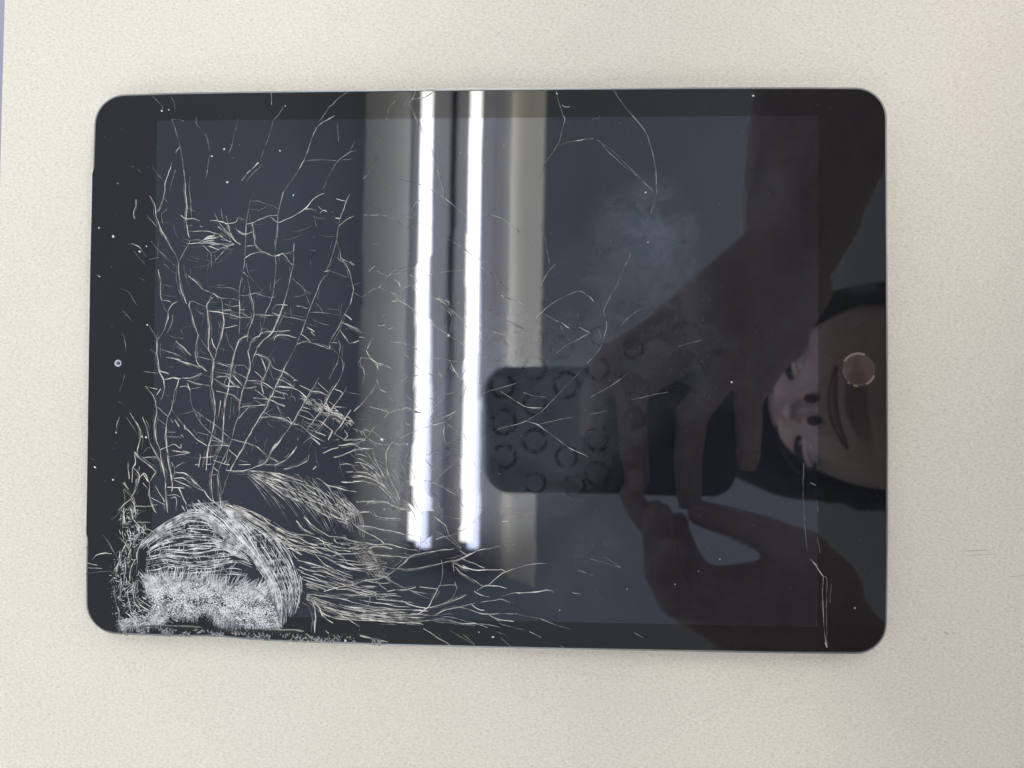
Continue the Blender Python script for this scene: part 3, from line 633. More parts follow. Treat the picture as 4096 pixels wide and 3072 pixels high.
 'N': (330, 1800, 3.317, """D 100,110 150,130;M 150,210 180,250;M 395,380 410,400;M 560,425 610,520;D 540,520 560,640 550,740 460,860 385,920;D 510,850 510,1000;D 520,840 560,940 640,1000;M 690,20 750,100;M 700,60 705,190 670,240 660,430
D 600,160 615,380;D 730,370 690,570 620,640;M 630,640 690,750 710,880;D 690,750 920,748;D 720,850 850,800;D 270,1130 340,1220 400,1330 480,1460;M 440,1110 520,1190 590,1270 650,1400;M 480,1460 440,1620;M 130,1450 200,1390 280,1380 390,1380
B 200,1390 330,1360;M 60,1500 200,1530;M 80,1560 260,1570;D 40,1640 250,1610 370,1600;D 50,1280 120,1430;M 490,1060 510,1120;M 560,1110 570,1140;D 600,770 660,760;M 760,360 830,310 880,430;M 640,1180 800,1080;M 660,1080 720,1170
M 700,960 900,960;M 500,1330 490,1440;M 520,1350 620,1330;M 800,1080 870,1050 990,1120;M 820,1090 900,1140;M 600,1240 640,1330"""),
}
WID = {'B': 0.00030, 'M': 0.00021, 'T': 0.00016, 'D': 0.00019}
CM = {'B': M_crack, 'M': M_crack, 'T': M_thin, 'D': M_dim}
zc = [0]
def nz():
    zc[0] += 1
    return GZ + 0.000012 + 0.0000006 * (zc[0] % 97)
traced = []
for tn, (ox, oy, k, txt) in TILES.items():
    for ent in txt.replace('\n', ';').split(';'):
        ent = ent.strip()
        if not ent: continue
        kind, rest = ent[0], ent[1:].split()
        pts = [G(ox + float(a.split(',')[0]) / k, oy + float(a.split(',')[1]) / k) for a in rest]
        traced.append((tn, kind, pts))
def plen(p): return sum((p[i + 1] - p[i]).length for i in range(len(p) - 1))
order = sorted(range(len(traced)), key=lambda i: -plen(traced[i][2]) * (2.0 if traced[i][0] in ('R1', 'R2', 'R0', 'R3', 'S', 'B') else 1.0))
solo = set(order[:290])
bags = {}
def bag(m):
    return bags.setdefault(m.name, (m, [], []))
for i, (tn, kind, pts) in enumerate(traced):
    q = catmull(pts, 7, 0.00011 if kind != 'T' else 0.00005)
    if i in solo:
        vs, fs = [], []
        ribbon(vs, fs, q, WID[kind], nz(), taper=0.75, wn=0.5, seed=i * 0.37)
        tpyd('crack', vs, fs, CM[kind])
    else:
        _, vs, fs = bag(CM[kind])
        ribbon(vs, fs, q, WID[kind], nz(), taper=0.75, wn=0.5, seed=i * 0.37)
    # faint second line of the same break, seen in the lower layer
    if tn in 'ACDEFH' and kind in 'BM' and plen(pts) > 0.006:
        _, vs, fs = bag(M_dim)
        for e in range(1 if tn in 'A' else 3):
            off = Vector((random.uniform(-1, 1), random.uniform(-1, 1), 0)) * random.uniform(0.0004, 0.0014)
            a = int(len(q) * random.uniform(0, 0.4)); b = int(len(q) * random.uniform(0.6, 1.0))
            sub = [p + off + Vector((noise.noise((p.x * 150, p.y * 150, e * 3.3 + i)), noise.noise((p.y * 150, p.x * 150, e * 5.1 + i)), 0)) * 0.0005 for p in q[a:b]]
            ribbon(vs, fs, sub, 0.00018, nz(), seed=i + e)

def T(tile, x, y):
    ox, oy, k, _ = TILES[tile]
    return G(ox + x / k, oy + y / k)
def GT(x, y):                                          # tile with origin 340,2000
    return G(340 + x / K, 2000 + y / K)
def lerpline(a, b, s, n=24):
    A, B = catmull(a, 8), catmull(b, 8)
    r = []
    for i in range(n + 1):
        u = i / n
        pa = A[min(len(A) - 1, int(u * (len(A) - 1)))].lerp(A[min(len(A) - 1, int(u * (len(A) - 1)) + 1)], (u * (len(A) - 1)) % 1)
        pb = B[min(len(B) - 1, int(u * (len(B) - 1)))].lerp(B[min(len(B) - 1, int(u * (len(B) - 1)) + 1)], (u * (len(B) - 1)) % 1)
        r.append(pa.lerp(pb, s))
    return r
def bundle(a, b, n, wid, m, keep=0.75, wob=0.0006, jit=0.03, minfrac=0.2, full=0.2):
    """n broken strands flowing between guide lines a and b"""
    _, vs, fs = bag(m)
    for i in range(n):
        s = (i + 0.5) / n + random.uniform(-jit, jit)
        q = lerpline(a, b, s, 40)
        ph = random.uniform(0, 50)
        q = [p + Vector((noise.noise((p.x * 170, p.y * 170, ph)), noise.noise((p.y * 170, p.x * 170, ph + 9)), 0)) * wob for p in q]
        if random.random() < full:
            segs = [(0, 40)]
        else:
            segs = []; c = random.randint(0, 8)
            while c < 38:
                L = random.randint(int(40 * minfrac * 0.6), int(40 * minfrac * 2.2))
                if random.random() < keep: segs.append((c, min(40, c + L)))
                c += L + random.randint(0, 3)
        for c0, c1 in segs:
            if c1 - c0 > 1: ribbon(vs, fs, q[c0:c1 + 1], wid * random.uniform(0.6, 1.25), nz(), seed=ph)
def L(f, s): return [f(*map(float, a.split(','))) for a in s.split()]
g0 = L(GT, "1060,60 1250,180 1420,330 1600,480 1780,620 1930,780 2030,930 2070,1080 2110,1250")
g1 = L(GT, "1250,0 1400,130 1550,250 1700,420 1850,560 1980,750 2080,930 2120,1080 2140,1250")
g2 = L(GT, "1400,0 1550,120 1750,330 1900,560 2040,780 2150,1000 2180,1200 2170,1400")
g3 = L(GT, "1500,20 1640,110 1830,250 2040,390 2180,560 2290,760 2350,960 2360,1100 2330,1240")
g4 = L(GT, "1560,0 1720,100 1930,220 2080,330 2230,480 2340,700 2400,900 2400,1040")
bundle(g0, g1, 13, 0.00022, M_swirl, 0.85, 0.0004)
bundle(g1, g2, 17, 0.00022, M_swirl, 0.85, 0.0004)
bundle(g2, g3, 16, 0.00022, M_swirl, 0.85, 0.0004)
bundle(g3, g4, 6, 0.00020, M_swirl, 0.5, 0.0005)
for gg in (g1, g2):
    _, vs, fs = bag(M_crush); ribbon(vs, fs, catmull(gg, 7, 0.0001), 0.00042, nz(), seed=2)
# short cross hatching over the swirl
_, hv, hf = bag(M_swirl)
for i in range(620):
    s = random.random(); u = random.random()
    q = lerpline(g0, g3, s, 20)
    j = int(u * 19)
    p = q[j]; dd = (q[j + 1] - q[j]).normalized()
    a = random.choice((-1, 1)) * random.uniform(0.35, 0.9)
    dr = Vector((dd.x * math.cos(a) - dd.y * math.sin(a), dd.x * math.sin(a) + dd.y * math.cos(a), 0))
    ln = random.uniform(0.0009, 0.0032)
    ribbon(hv, hf, [p, p + dr * ln * 0.5 + dd * ln * 0.06, p + dr * ln], random.uniform(0.00010, 0.00019), nz(), seed=i)
# wavy strands of the dome
h1 = L(GT, "560,520 760,340 980,190 1180,110 1330,130 1500,240")
h1b = L(GT, "640,540 830,370 1030,260 1230,220 1400,270 1600,420")
h2 = L(GT, "680,560 850,420 1050,350 1250,360 1450,400 1700,520")
h3 = L(GT, "690,610 880,560 1100,540 1300,520 1500,520 1790,630")
h4 = L(GT, "650,700 900,650 1100,690 1400,690 1700,660 1850,720")
h5 = L(GT, "740,900 1000,890 1250,850 1500,820 1780,840")
bundle(h1, h1b, 15, 0.00022, M_swirl, 0.9, 0.0006, full=0.4)
bundle(h1b, h2, 9, 0.00026, M_swirl, 0.62, 0.0009)
bundle(h2, h3, 13, 0.00030, M_swirl, 0.72, 0.0010)
bundle(h3, h4, 11, 0.00030, M_swirl, 0.78, 0.0010)
bundle(h4, h5, 13, 0.00024, M_swirl, 0.6, 0.0008)
for i in range(260):                                    # links between the strands
    s = random.random(); q = lerpline(h1b, h5, s, 20); j = random.randint(0, 18); p = q[j]
    a = random.uniform(-0.5, 0.5) + random.choice((-0.9, 0.9)); ln = random.uniform(0.0006, 0.0024)
    dd = (q[j + 1] - q[j]).normalized()
    dr = Vector((dd.x * math.cos(a) - dd.y * math.sin(a), dd.x * math.sin(a) + dd.y * math.cos(a), 0))
    ribbon(hv, hf, [p, p + dr * ln * 0.5, p + dr * ln], random.uniform(0.00012, 0.00022), nz(), seed=i)
# web down the left side of the dome
l1 = L(GT, "390,600 350,700 330,820 330,960 360,1120 370,1280 400,1430")
lo_ = L(GT, "430,60 395,190 410,330 450,470 395,600 350,720 332,880 345,1080 370,1280 425,1450")
li_ = L(GT, "560,60 570,190 660,330 640,470 600,610 585,750 575,900 580,1040 640,1190 790,1390")
bundle(lo_, li_, 9, 0.00024, M_swirl, 0.5, 0.0018, jit=0.06, minfrac=0.1, full=0)
bundle(lo_, li_, 6, 0.00019, M_dim, 0.7, 0.0018, jit=0.06, minfrac=0.1, full=0)
for i in range(330):
    s = random.random() ** 0.8; q = lerpline(lo_, li_, s, 40); j = random.randint(1, 38); p = q[j]
    if noise.noise((p.x * 190, p.y * 190, 5)) < -0.12: continue
    a = random.uniform(0, 6.28) if random.random() < 0.5 else random.gauss(0.1, 0.5); ln = random.uniform(0.0006, 0.0026)
    ribbon(*bag(random.choice((M_swirl, M_swirl, M_dim)))[1:], [p, p + Vector((math.cos(a), math.sin(a), 0)) * ln * 0.5, p + Vector((math.cos(a + 0.5), math.sin(a + 0.5), 0)) * ln], random.uniform(0.00013, 0.00026), nz(), seed=i)
l3 = L(GT, "600,1040 700,1110 830,1200 960,1290 1080,1340")
l4 = L(GT, "440,1180 520,1290 640,1370 780,1400")
bundle(l3, l4, 10, 0.00022, M_swirl, 0.7, 0.0006)
o1 = L(GT, "1500,10 1650,50 1850,120 2050,230 2212,320 2400,380"); o2 = L(GT, "1540,90 1740,170 1930,310 2090,430 2230,520 2400,620")
bundle(o1, o2, 13, 0.00025, M_crack, 0.7, 0.0008, minfrac=0.25)
_, hv, hf = bag(M_crack)
def inpoly(p, poly):
    s = False
    for i in range(len(poly)):
        a, b = poly[i], poly[i - 1]
        if (a.y > p.y) != (b.y > p.y) and p.x < (b.x - a.x) * (p.y - a.y) / (b.y - a.y) + a.x: s = not s
    return s
# diagonal comb of hair lines
u1 = L(lambda x, y: T('E', x, y), "1740,1185 2000,1210 2260,1270 2700,1420 3000,1640 3200,1900 3000,1960")
def E_(x, y): return T('E', x, y)
def H_(x, y): return T('H', x, y)
A0 = L(E_, "1730,1200 1980,1180 2220,1220 2500,1260 2760,1330 2900,1500 3000,1600")
B0 = L(H_, "140,290 560,400 640,400 770,410 850,430 960,450 1000,470")
Ac, Bc = catmull(A0, 10), catmull(B0, 10)
_, cv, cf = bag(M_thin)
for i in range(46):
    u = (i + random.uniform(0.1, 0.9)) / 46
    a = Ac[int(u * (len(Ac) - 1))]; b = Bc[int(u * (len(Bc) - 1))]
    mid = a.lerp(b, 0.5) + Vector((0.0012, 0.0010, 0)) * random.uniform(0.4, 1.2)
    q = catmull([a, mid, b], 14)
    s0 = int(len(q) * random.uniform(0.0, 0.25)); s1 = int(len(q) * random.uniform(0.75, 1.0))
    ribbon(cv, cf, q[s0:s1], random.uniform(0.00010, 0.00018), nz(), seed=i)
b1 = L(E_, "1740,1190 2000,1230 2300,1340 2600,1480 2860,1660 2960,1740")
b2 = L(E_, "1760,1230 1980,1330 2250,1480 2560,1640 2800,1760 2900,1790")
b0 = L(E_, "1740,1180 2100,1200 2350,1230 2620,1310 2880,1520 2990,1700")
bundle(b0, b1, 7, 0.00024, M_crack, 0.6, 0.0010, minfrac=0.12, full=0)
bundle(b1, b2, 9, 0.00030, M_crack, 0.7, 0.0009, minfrac=0.12, full=0)
for i in range(230):
    q = lerpline(b0, b2, random.random(), 30); j = random.randint(1, 28); p = q[j]
    a = random.gauss(-0.75, 0.25); ln = random.uniform(0.001, 0.0035)
    ribbon(hv, hf, [p, p + Vector((math.cos(a), math.sin(a), 0)) * ln], random.uniform(0.00011, 0.00019), nz(), seed=i)
# second comb, lower right
c1 = L(H_, "760,430 900,640 1050,870"); c2 = L(H_, "1010,470 1150,690 1240,860")
bundle(c1, c2, 9, 0.00015, M_thin, 0.6, 0.0004)
for i in range(150):
    q = lerpline(c1, c2, random.random(), 20); p = q[random.randint(0, 19)]
    a = random.gauss(-0.25, 0.3); ln = random.uniform(0.0008, 0.0028)
    ribbon(hv, hf, [p, p + Vector((math.cos(a), math.sin(a), 0)) * ln], random.uniform(0.00014, 0.00028), nz(), seed=i)
# fan of arcs right of the dome and the long lower strands
m1 = L(F_ := (lambda x, y: T('F', x, y)), "850,960 980,980 1120,1100 1220,1280"); m2 = L(F_, "840,1300 960,1290 1120,1340 1290,1480")
bundle(m1, m2, 11, 0.00022, M_crack, 0.65, 0.0007)
m3 = L(F_, "1060,960 1250,1080 1400,1260 1500,1500 1580,1660"); m4 = L(F_, "1080,1260 1230,1400 1340,1560 1480,1660")
bundle(m3, m4, 10, 0.00016, M_thin, 0.6, 0.0006)
k1 = L(H_, "170,570 250,660 500,720 760,820 1000,880 1240,860"); k2 = L(H_, "300,880 340,950 520,1000 800,1060 1100,1150 1500,1190")
bundle(k1, k2, 13, 0.00024, M_crack, 0.5, 0.0008, full=0.05)
k3 = L(H_, "-80,270 20,310 250,400 500,470 750,500 1000,480"); k4 = L(H_, "100,500 180,590 450,640 700,720 900,780 1200,800")
bundle(k3, k4, 13, 0.00024, M_crack, 0.55, 0.0009, full=0.05)
k5 = L(H_, "345,1050 620,1120 950,1190 1350,1230 1700,1230"); k6 = L(H_, "360,1110 560,1270 800,1330 1150,1345 1600,1370")
bundle(k5, k6, 15, 0.00021, M_crack, 0.5, 0.0006, full=0.1)
k7 = L(H_, "1500,1200 1750,1250 2000,1230 2300,1280 2500,1330"); k8 = L(H_, "1500,1360 1750,1350 2000,1390 2300,1470 2600,1560")
bundle(k7, k8, 8, 0.00018, M_thin, 0.35, 0.0006, full=0)
k9 = L(H_, "560,30 700,120 830,210"); k10 = L(H_, "840,20 900,80 960,140")
bundle(k9, k10, 10, 0.00022, M_crack, 0.7, 0.0005)
# grid left of the lamp reflection
q1 = L(F_, "0,300 200,380 330,440 430,560"); q2 = L(F_, "560,420 720,560 820,640 1000,800")
for i in range(70):
    p = lerpline(q1, q2, random.random(), 20)[random.randint(0, 19)]
    a = random.gauss(-0.35, 0.25); ln = random.uniform(0.001, 0.0034)
    ribbon(hv, hf, [p, p + Vector((math.cos(a), math.sin(a), 0)) * ln * 0.5 + Vector((0, 0.0002, 0)), p + Vector((math.cos(a - .3), math.sin(a - .3), 0)) * ln], random.uniform(0.00014, 0.00028), nz(), seed=i)
_, wv, wf = bag(M_dim)
wpoly = L(lambda x, y: V(x, y), "330,430 740,470 770,760 860,950 900,1130 760,1010 560,1000 340,980")
cnt = 0
while cnt < 200:
    p = V(random.uniform(330, 900), random.uniform(430, 1130))
    if not inpoly(p, wpoly): continue
    cnt += 1
    a = random.choice((random.gauss(-0.35, 0.35), random.gauss(-1.9, 0.3))); ln = random.uniform(0.0015, 0.007)
    q = [p + Vector((math.cos(a + 0.05 * k), math.sin(a + 0.05 * k), 0)) * ln * k / 5 for k in range(6)]
    ribbon(wv, wf, q, random.uniform(0.00010, 0.00018), nz(), wn=0.6, seed=cnt)
# the crushed patch: flakes and fur
core = L(GT, "760,1010 860,960 1000,985 1150,970 1300,975 1480,1010 1620,1030 1800,1050 1930,1080 1960,1180 1880,1270 1700,1270 1500,1240 1330,1200 1150,1180 1000,1150 850,1090 740,1030")
halo = L(GT, "660,900 820,880 1000,910 1250,890 1480,930 1700,960 1900,1010 2040,1080 2120,1230 2160,1400 1900,1420 1650,1380 1450,1350 1200,1300 950,1290 800,1370 600,1390 420,1420 380,1330 560,1290 700,1250 760,1150 690,1060")
flv, flf = [], []
def flake(p, r, tilt, vs, fs):
    n = random.choice((3, 4, 5)); a0 = random.uniform(0, 6.28); b = len(vs)
    tx, ty = random.uniform(-tilt, tilt), random.uniform(-tilt, tilt)
    z = nz() + 0.00006
    for k in range(n):
        a = a0 + 6.283 * k / n; rr = r * random.uniform(0.6, 1.2)
        x, y = rr * math.cos(a), rr * math.sin(a)
        vs.append((p.x + x, p.y + y, z + abs(tilt) * r + x * tx + y * ty))
    fs.append(tuple(range(b, b + n)))
x0, x1, y0, y1 = GT(380, 0).x, GT(2180, 0).x, GT(0, 1430).y, GT(0, 870).y
def axdist(p, a, b):
    s = max(0.0, min(1.0, (p - a).dot(b - a) / (b - a).length_squared))
    return (p - a.lerp(b, s)).length
AXA, AXB, AXC, AXD = GT(830, 1040), GT(1480, 1120), GT(1850, 1180), GT(2060, 1360)
cnt = 0
while cnt < 7600:
    p = Vector((random.uniform(x0, x1), random.uniform(y0, y1), GZ))
    if not inpoly(p, halo): continue
    w_ = max(math.exp(-(axdist(p, AXA, AXB) / 0.0052) ** 2), math.exp(-(axdist(p, AXB, AXC) / 0.0058) ** 2), 0.8 * math.exp(-(axdist(p, AXC, AXD) / 0.0042) ** 2), 0.30)
    w_ *= 0.55 + 1.1 * max(-0.35, noise.noise((p.x * 300, p.y * 300, 8)))
    hole = (p - GT(1335, 1340)).length / 0.0042
    if hole < 1: w_ *= hole ** 2
    if random.random() > w_: continue
    flake(p, random.uniform(0.00008, 0.00021), 0.6, flv, flf); cnt += 1
fbv, fbf = [], []
ax0, ax1 = GT(800, 1080), GT(1850, 1180)
cnt = 0
while cnt < 6000:
    p = Vector((random.uniform(x0, x1), random.uniform(y0 - 0.001, y1 + 0.004), GZ))
    if not inpoly(p, halo) or (p - GT(1330, 1330)).length < 0.0020 + 0.0012 * random.random(): continue
    s = max(0.0, min(1.0, (p - ax0).dot(ax1 - ax0) / (ax1 - ax0).length_squared)); c = ax0.lerp(ax1, s)
    dr = (p - c); dl = dr.length
    if dl < 1e-5: continue
    dr.normalize(); a = random.gauss(0, 0.35)
    dr = Vector((dr.x * math.cos(a) - dr.y * math.sin(a), dr.x * math.sin(a) + dr.y * math.cos(a), 0))
    ln = random.uniform(0.0006, 0.0022) * (0.6 + 0.9 * max(0.0, 0.5 + noise.noise((p.x * 240, p.y * 240, 6))))
    ribbon(fbv, fbf, [p, p + dr * ln], random.uniform(0.00009, 0.00018), nz(), h=0.00008, seed=cnt)
    cnt += 1
for i in range(760):                                     # long fur along the top of the crushed patch
    s = random.random(); c = lerpline(L(GT, "700,900 800,920 1000,920 1300,900 1480,940 1750,960 2000,1060"), L(GT, "700,910 800,930 1000,950 1300,920 1480,960 1750,990 1990,1090"), 0.5, 40)[int(s * 40)]
    a = 1.571 + (0.55 if s < 0.3 else -0.15 if s < 0.75 else -0.6) + random.gauss(0, 0.22); ln = random.uniform(0.0012, 0.0058)
    d_ = Vector((math.cos(a), math.sin(a), 0)); j = Vector((random.uniform(-0.0012, 0.0012), random.uniform(-0.0030, 0.0012), 0))
    if noise.noise((c.x * 260, 3.0, i % 3)) < -0.18: continue
    ln *= 0.45 + 1.1 * abs(noise.noise((c.x * 200, 7.0, 1.0))) + 0.35
    ribbon(fbv, fbf, [c + j, c + j + d_ * ln * 0.5, c + j + d_ * ln + Vector((0.0002, 0, 0))], random.uniform(0.00009, 0.00017), nz(), seed=i)
o = tpyd('splintered_glass', fbv, fbf, M_fibre); o['kind'] = 'stuff'
o = tpyd('crushed_glass', flv, flf, M_crush); o['kind'] = 'stuff'
# grit along the broken bottom rim
grv, grf = [], []
def grain(p, r, vs, fs):
    b = len(vs); a0 = random.uniform(0, 6.28); z = nz()
    for k in range(4):
        a = a0 + 1.571 * k; rr = r * random.uniform(0.6, 1.3)
        vs.append((p.x + rr * math.cos(a), p.y + rr * math.sin(a), z))
    vs.append((p.x + random.uniform(-.3, .3) * r, p.y + random.uniform(-.3, .3) * r, z + r * random.uniform(0.3, 1.0)))
    fs.extend([(b + k, b + (k + 1) % 4, b + 4) for k in range(4)])
rim = L(GT, "430,1470 700,1455 1000,1465 1300,1480 1600,1490 1900,1510 2200,1525 2500,1535 2800,1545 3050,1555 3300,1580")
rimc = catmull(rim, 12)
for i in range(1500):
    u = random.random() ** 1.25
    c = rimc[int(u * (len(rimc) - 1))]
    p = c + Vector((random.gauss(0, 0.0008), random.gauss(0, 0.00085 * (1 - 0.4 * u)), 0))
    if noise.noise((p.x * 260, p.y * 260, 2)) < -0.1 - 0.0 * u: continue
    if not inpoly(p, OUT): continue
    grain(p, random.uniform(0.00010, 0.00034), grv, grf)
for i in range(170):                                     # left border and stray crumbs
    c = catmull(l1, 8)[random.randint(0, 48)]
    grain(c + Vector((random.gauss(0, 0.0009), random.gauss(0, 0.0009), 0)), random.uniform(0.00008, 0.00022), grv, grf)
for i in range(520):
    p = V(random.uniform(190, 1150), random.uniform(215, 1385))
    wgt = 1.0 if (p - CRUSH).length < 0.06 else 0.35
    if random.random() < wgt: grain(p, random.uniform(0.00006, 0.00016), grv, grf)
for i in range(230):
    p = V(random.uniform(1150, 1900), random.uniform(200, 1395))
    grain(p, random.uniform(0.00005, 0.00011), grv, grf)
o = tpyd('glass_grit', grv, grf, M_grit); o['kind'] = 'stuff'
# single bright chips
for (tn, x, y, r) in (('A', 850, 258, .0005), ('A', 928, 248, .0003), ('A', 1405, 760, .00042), ('A', 1540, 680, .00045), ('A', 1575, 1050, .0006), ('A', 2155, 700, .0004), ('A', 365, 1062, .00032), ('A', 312, 1640, .0005),
                      ('A', 1558, 1505, .0004), ('A', 155, 1555, .0004), ('C', 310, 130, .0006), ('C', 605, 295, .0005), ('C', 688, 1105, .0005), ('C', 680, 235, .00035), ('C', 160, 570, .0003), ('B', 205, 1190, .0006), ('B', 115, 205, .0003),
                      ('E', 675, 830, .0005), ('E', 630, 820, .0004), ('E', 345, 775, .0004), ('E', 310, 1297, .0004), ('E', 110, 1160, .0004), ('R1', 2025, 1160, .0004), ('R1', 1045, 68, .0003), ('R2', 2050, 190, .0002),
                      ('R0', 2065, 460, .0004), ('S', 1905, 1075, .0004), ('S', 985, 745, .0003), ('S', 680, 915, .0003), ('S', 840, 825, .00022), ('R3', 335, 1515, .0006), ('R3', 180, 1463, .0004), ('R3', 1820, 985, .0003), ('R3', 1075, 1220, .00025),
                      ('F', 1465, 905, .0004), ('F', 1185, 850, .0006), ('D', 1920, 1220, .0006), ('H', 780, 1555, .0006), ('H', 1210, 105, .0003)):
    vs, fs = [], []
    grain(T(tn, x, y), r * 0.75, vs, fs)
    tpyd('glass_chip', vs, fs, M_crush)
for name, m, x, y in (('a', None, 3013, 384),):
    vs, fs = [], []; grain(G(x, y), 0.0004, vs, fs); tpyd('glass_chip', vs, fs, M_crush)
# dark open gap along the bottom rim
for pts, wd in (("600,1390 800,1395 1000,1410 1300,1425", .0005), ("1330,1420 1700,1440 2000,1450 2300,1462 2450,1470", .0010), ("1590,1425 1640,1440", .0010), ("2690,1485 2740,1500", .0012), ("2830,1480 2980,1495", .0013), ("3260,1490 3350,1510", .0010), ("3600,1450 3760,1455", .0006), ("4200,1480 4300,1500", .0008)):
    vs, fs = [], []
    ribbon(vs, fs, catmull(L(GT, pts), 10), wd, GZ + 0.00009, 0.00001, wn=0.5, seed=wd * 1e4)
    tpyd('open_gap', vs, fs, M_black)
vs, fs = [], []; ribbon(vs, fs, catmull(L(GT, "1900,1425 2100,1432 2330,1440 2420,1452"), 10), .0006, GZ + 0.00008, 0.00002, seed=4); tpyd('glass_edge', vs, fs, M_ring)
vs, fs = [], []; ribbon(vs, fs, catmull(L(GT, "650,1395 900,1388 1200,1400 1300,1410"), 10), .0004, GZ + 0.00007, 0.00002, seed=4); tpyd('glass_edge', vs, fs, M_ring)
for (m, vs, fs) in bags.values():
    o = tpyd('fracture_web', vs, fs, m); o['kind'] = 'stuff'
# ------------------------------------------------------------------ ceiling and lamp (seen only in the glass), added unseen lamps
HC = 1.75
ceil = pyd('ceiling', [(-4.2, -4.2, GZ + HC + 0.11), (4.2, -4.2, GZ + HC + 0.11), (4.2, 4.2, GZ + HC + 0.11), (-4.2, 4.2, GZ + HC + 0.11)], [(0, 1, 2, 3)], M_ceil)
ceil['kind'] = 'structure'
ex = (P(1020, 1160, HC) - P(1042, 300, HC)).normalized()          # along the tubes, towards the near end
lx = Vector((-ex.y, ex.x, 0))
if lx.x < 0: lx = -lx
t1a, t2a = P(898, 1166, HC), P(1005, 1162, HC)
LEN = 2.35
def ceiling_lamp(shift, label):
    lamp = thing('ceiling_light', label, 'ceiling light', P(970, 700, HC) + shift, 'fluorescent ceiling lights')
    inv = Matrix.Translation(-P(970, 700, HC))
    def lch(o, par=None):
        o.parent = par or lamp; o.matrix_parent_inverse = inv if par is None else Matrix(); return o
    for a in (t1a, t2a):
        bm = bmesh.new(); cyl(bm, a, a - ex * LEN, 0.0160, seg=24)
        tb = lch(bmobj('tube', bm, M_tube, None, True))
        bm = bmesh.new(); cyl(bm, a + ex * 0.022, a, 0.0195, seg=20); cyl(bm, a - ex * LEN, a - ex * (LEN + 0.022), 0.0195, seg=20)
        lch(bmobj('tube_cap', bm, M_house), tb)
        bm = bmesh.new()
        for e in (a + ex * 0.03, a - ex * (LEN + 0.03)):
            box(bm, e + Vector((0, 0, 0.012)), (0.05, 0.02, 0.07), Matrix((lx, ex, Vector((0, 0, 1)))).transposed())
        lch(bmobj('lamp_holder', bm, M_house))
    def strip(name, u0, z0, u1, z1, m, far=LEN + 0.12, near=0.10, vref=700, th=0.004):
        a = P(u0, vref, HC); b = P(u1, vref, HC)
        pts = []
        for p, z in ((a, z0), (b, z1)):
            kk = (t1a - p).dot(ex)
            pts.append((p + ex * (kk + near) + Vector((0, 0, z)), p + ex * (kk - far) + Vector((0, 0, z))))
        n = (pts[1][0] - pts[0][0]).cross(ex).normalized()
        if n.z < 0: n = -n
        vs = [pts[0][0], pts[0][1], pts[1][1], pts[1][0]]
        vs += [v + n * th for v in vs]
        return lch(pyd(name, vs, [(0, 1, 2, 3), (7, 6, 5, 4), (0, 4, 5, 1), (1, 5, 6, 2), (2, 6, 7, 3), (3, 7, 4, 0)], m))
    strip('reflector_wing', 769, 0.045, 866, 0.070, M_wing)
    strip('reflector_wing', 1168, -0.060, 1092, 0.055, M_wing2)
    strip('reflector_lip', 1091, 0.056, 1078, 0.058, M_wing)
    strip('inner_panel', 1077, 0.066, 1058, 0.086, M_ridge)
    strip('housing', 867, 0.090, 1057, 0.090, M_house)
    strip('reflector_ridge', 934, 0.058, 957, 0.050, M_ridge)
    strip('reflector_ridge', 998, 0.058, 972, 0.050, M_ridge)
ceiling_lamp(Vector((0, 0, 0)), 'fluorescent ceiling light whose two bright tubes are mirrored in the middle of the tablet glass')
ceiling_lamp(Vector((1.62, 0.1, 0)), 'added fluorescent ceiling light over the seated person, unseen, evens out the table light')  # unseen lamp added to lift the dim right side
ceiling_lamp(Vector((0.06, -2.95, 0)), 'added fluorescent ceiling light in line with the first, unseen, brightens the lower table')  # unseen lamp added to brighten the lower part of the table

# ------------------------------------------------------------------ phone
def R0P(x, y, z): return P((1900 + x / 2.011) * 0.54004, (1300 + y / 2.011) * 0.54004, z)
def C2P(x, y, z): return P((2600 + x / 1.508) * 0.54004, (1000 + y / 1.508) * 0.54004, z)
def C3P(x, y, z): return P((2300 + x / 1.7015) * 0.54004, (1800 + y / 1.7015) * 0.54004, z)
def C4P(x, y, z): return P((2500 + x / 1.508) * 0.54004, (300 + y / 1.508) * 0.54004, z)
PZ = CAM.z - GZ + 0.0022                                # height of the phone's back over the glass
pc = [P(1043, 789, PZ), P(1592, 797, PZ), P(1592, 1071, PZ), P(1043, 1063, PZ)]
phone = thing('phone', 'dark blue phone in a case held flat over the tablet, taking the picture', 'phone', sum(pc, Vector()) / 4)
def pch(o, par=None):
    o.parent = par or phone
    o.matrix_parent_inverse = Matrix.Translation(-phone.location) if par is None else Matrix.Translation(-phone.location)
    return o
pw = (pc[1] - pc[0]); ph = (pc[3] - pc[0]); LX, LY = pw.length, ph.length; pw.normalize(); ph.normalize()
def rrect(r, ins, n=9):
    res = []
    for cx, cy, a0 in ((r, r, 180), (LX - r, r, 270), (LX - r, LY - r, 0), (r, LY - r, 90)):
        for i in range(n + 1):
            a = math.radians(a0 + 90 * i / n)
            res.append((cx + (r - ins) * math.cos(a), cy + (r - ins) * math.sin(a)))
    return res
vs, fs = [], []; lv = []
for ins, z in ((0.0016, 0.0), (0.0004, 0.0006), (0.0, 0.002), (0.0, 0.0085), (0.0004, 0.0098), (0.0016, 0.0102)):
    b = len(vs); r = rrect(0.0165, ins)
    vs += [pc[0] + pw * x + ph * y + Vector((0, 0, z)) for x, y in r]; lv.append((b, len(r)))
n = lv[0][1]
for i in range(len(lv) - 1):
    for j in range(n):
        fs.append((lv[i][0] + j, lv[i][0] + (j + 1) % n, lv[i + 1][0] + (j + 1) % n, lv[i + 1][0] + j))
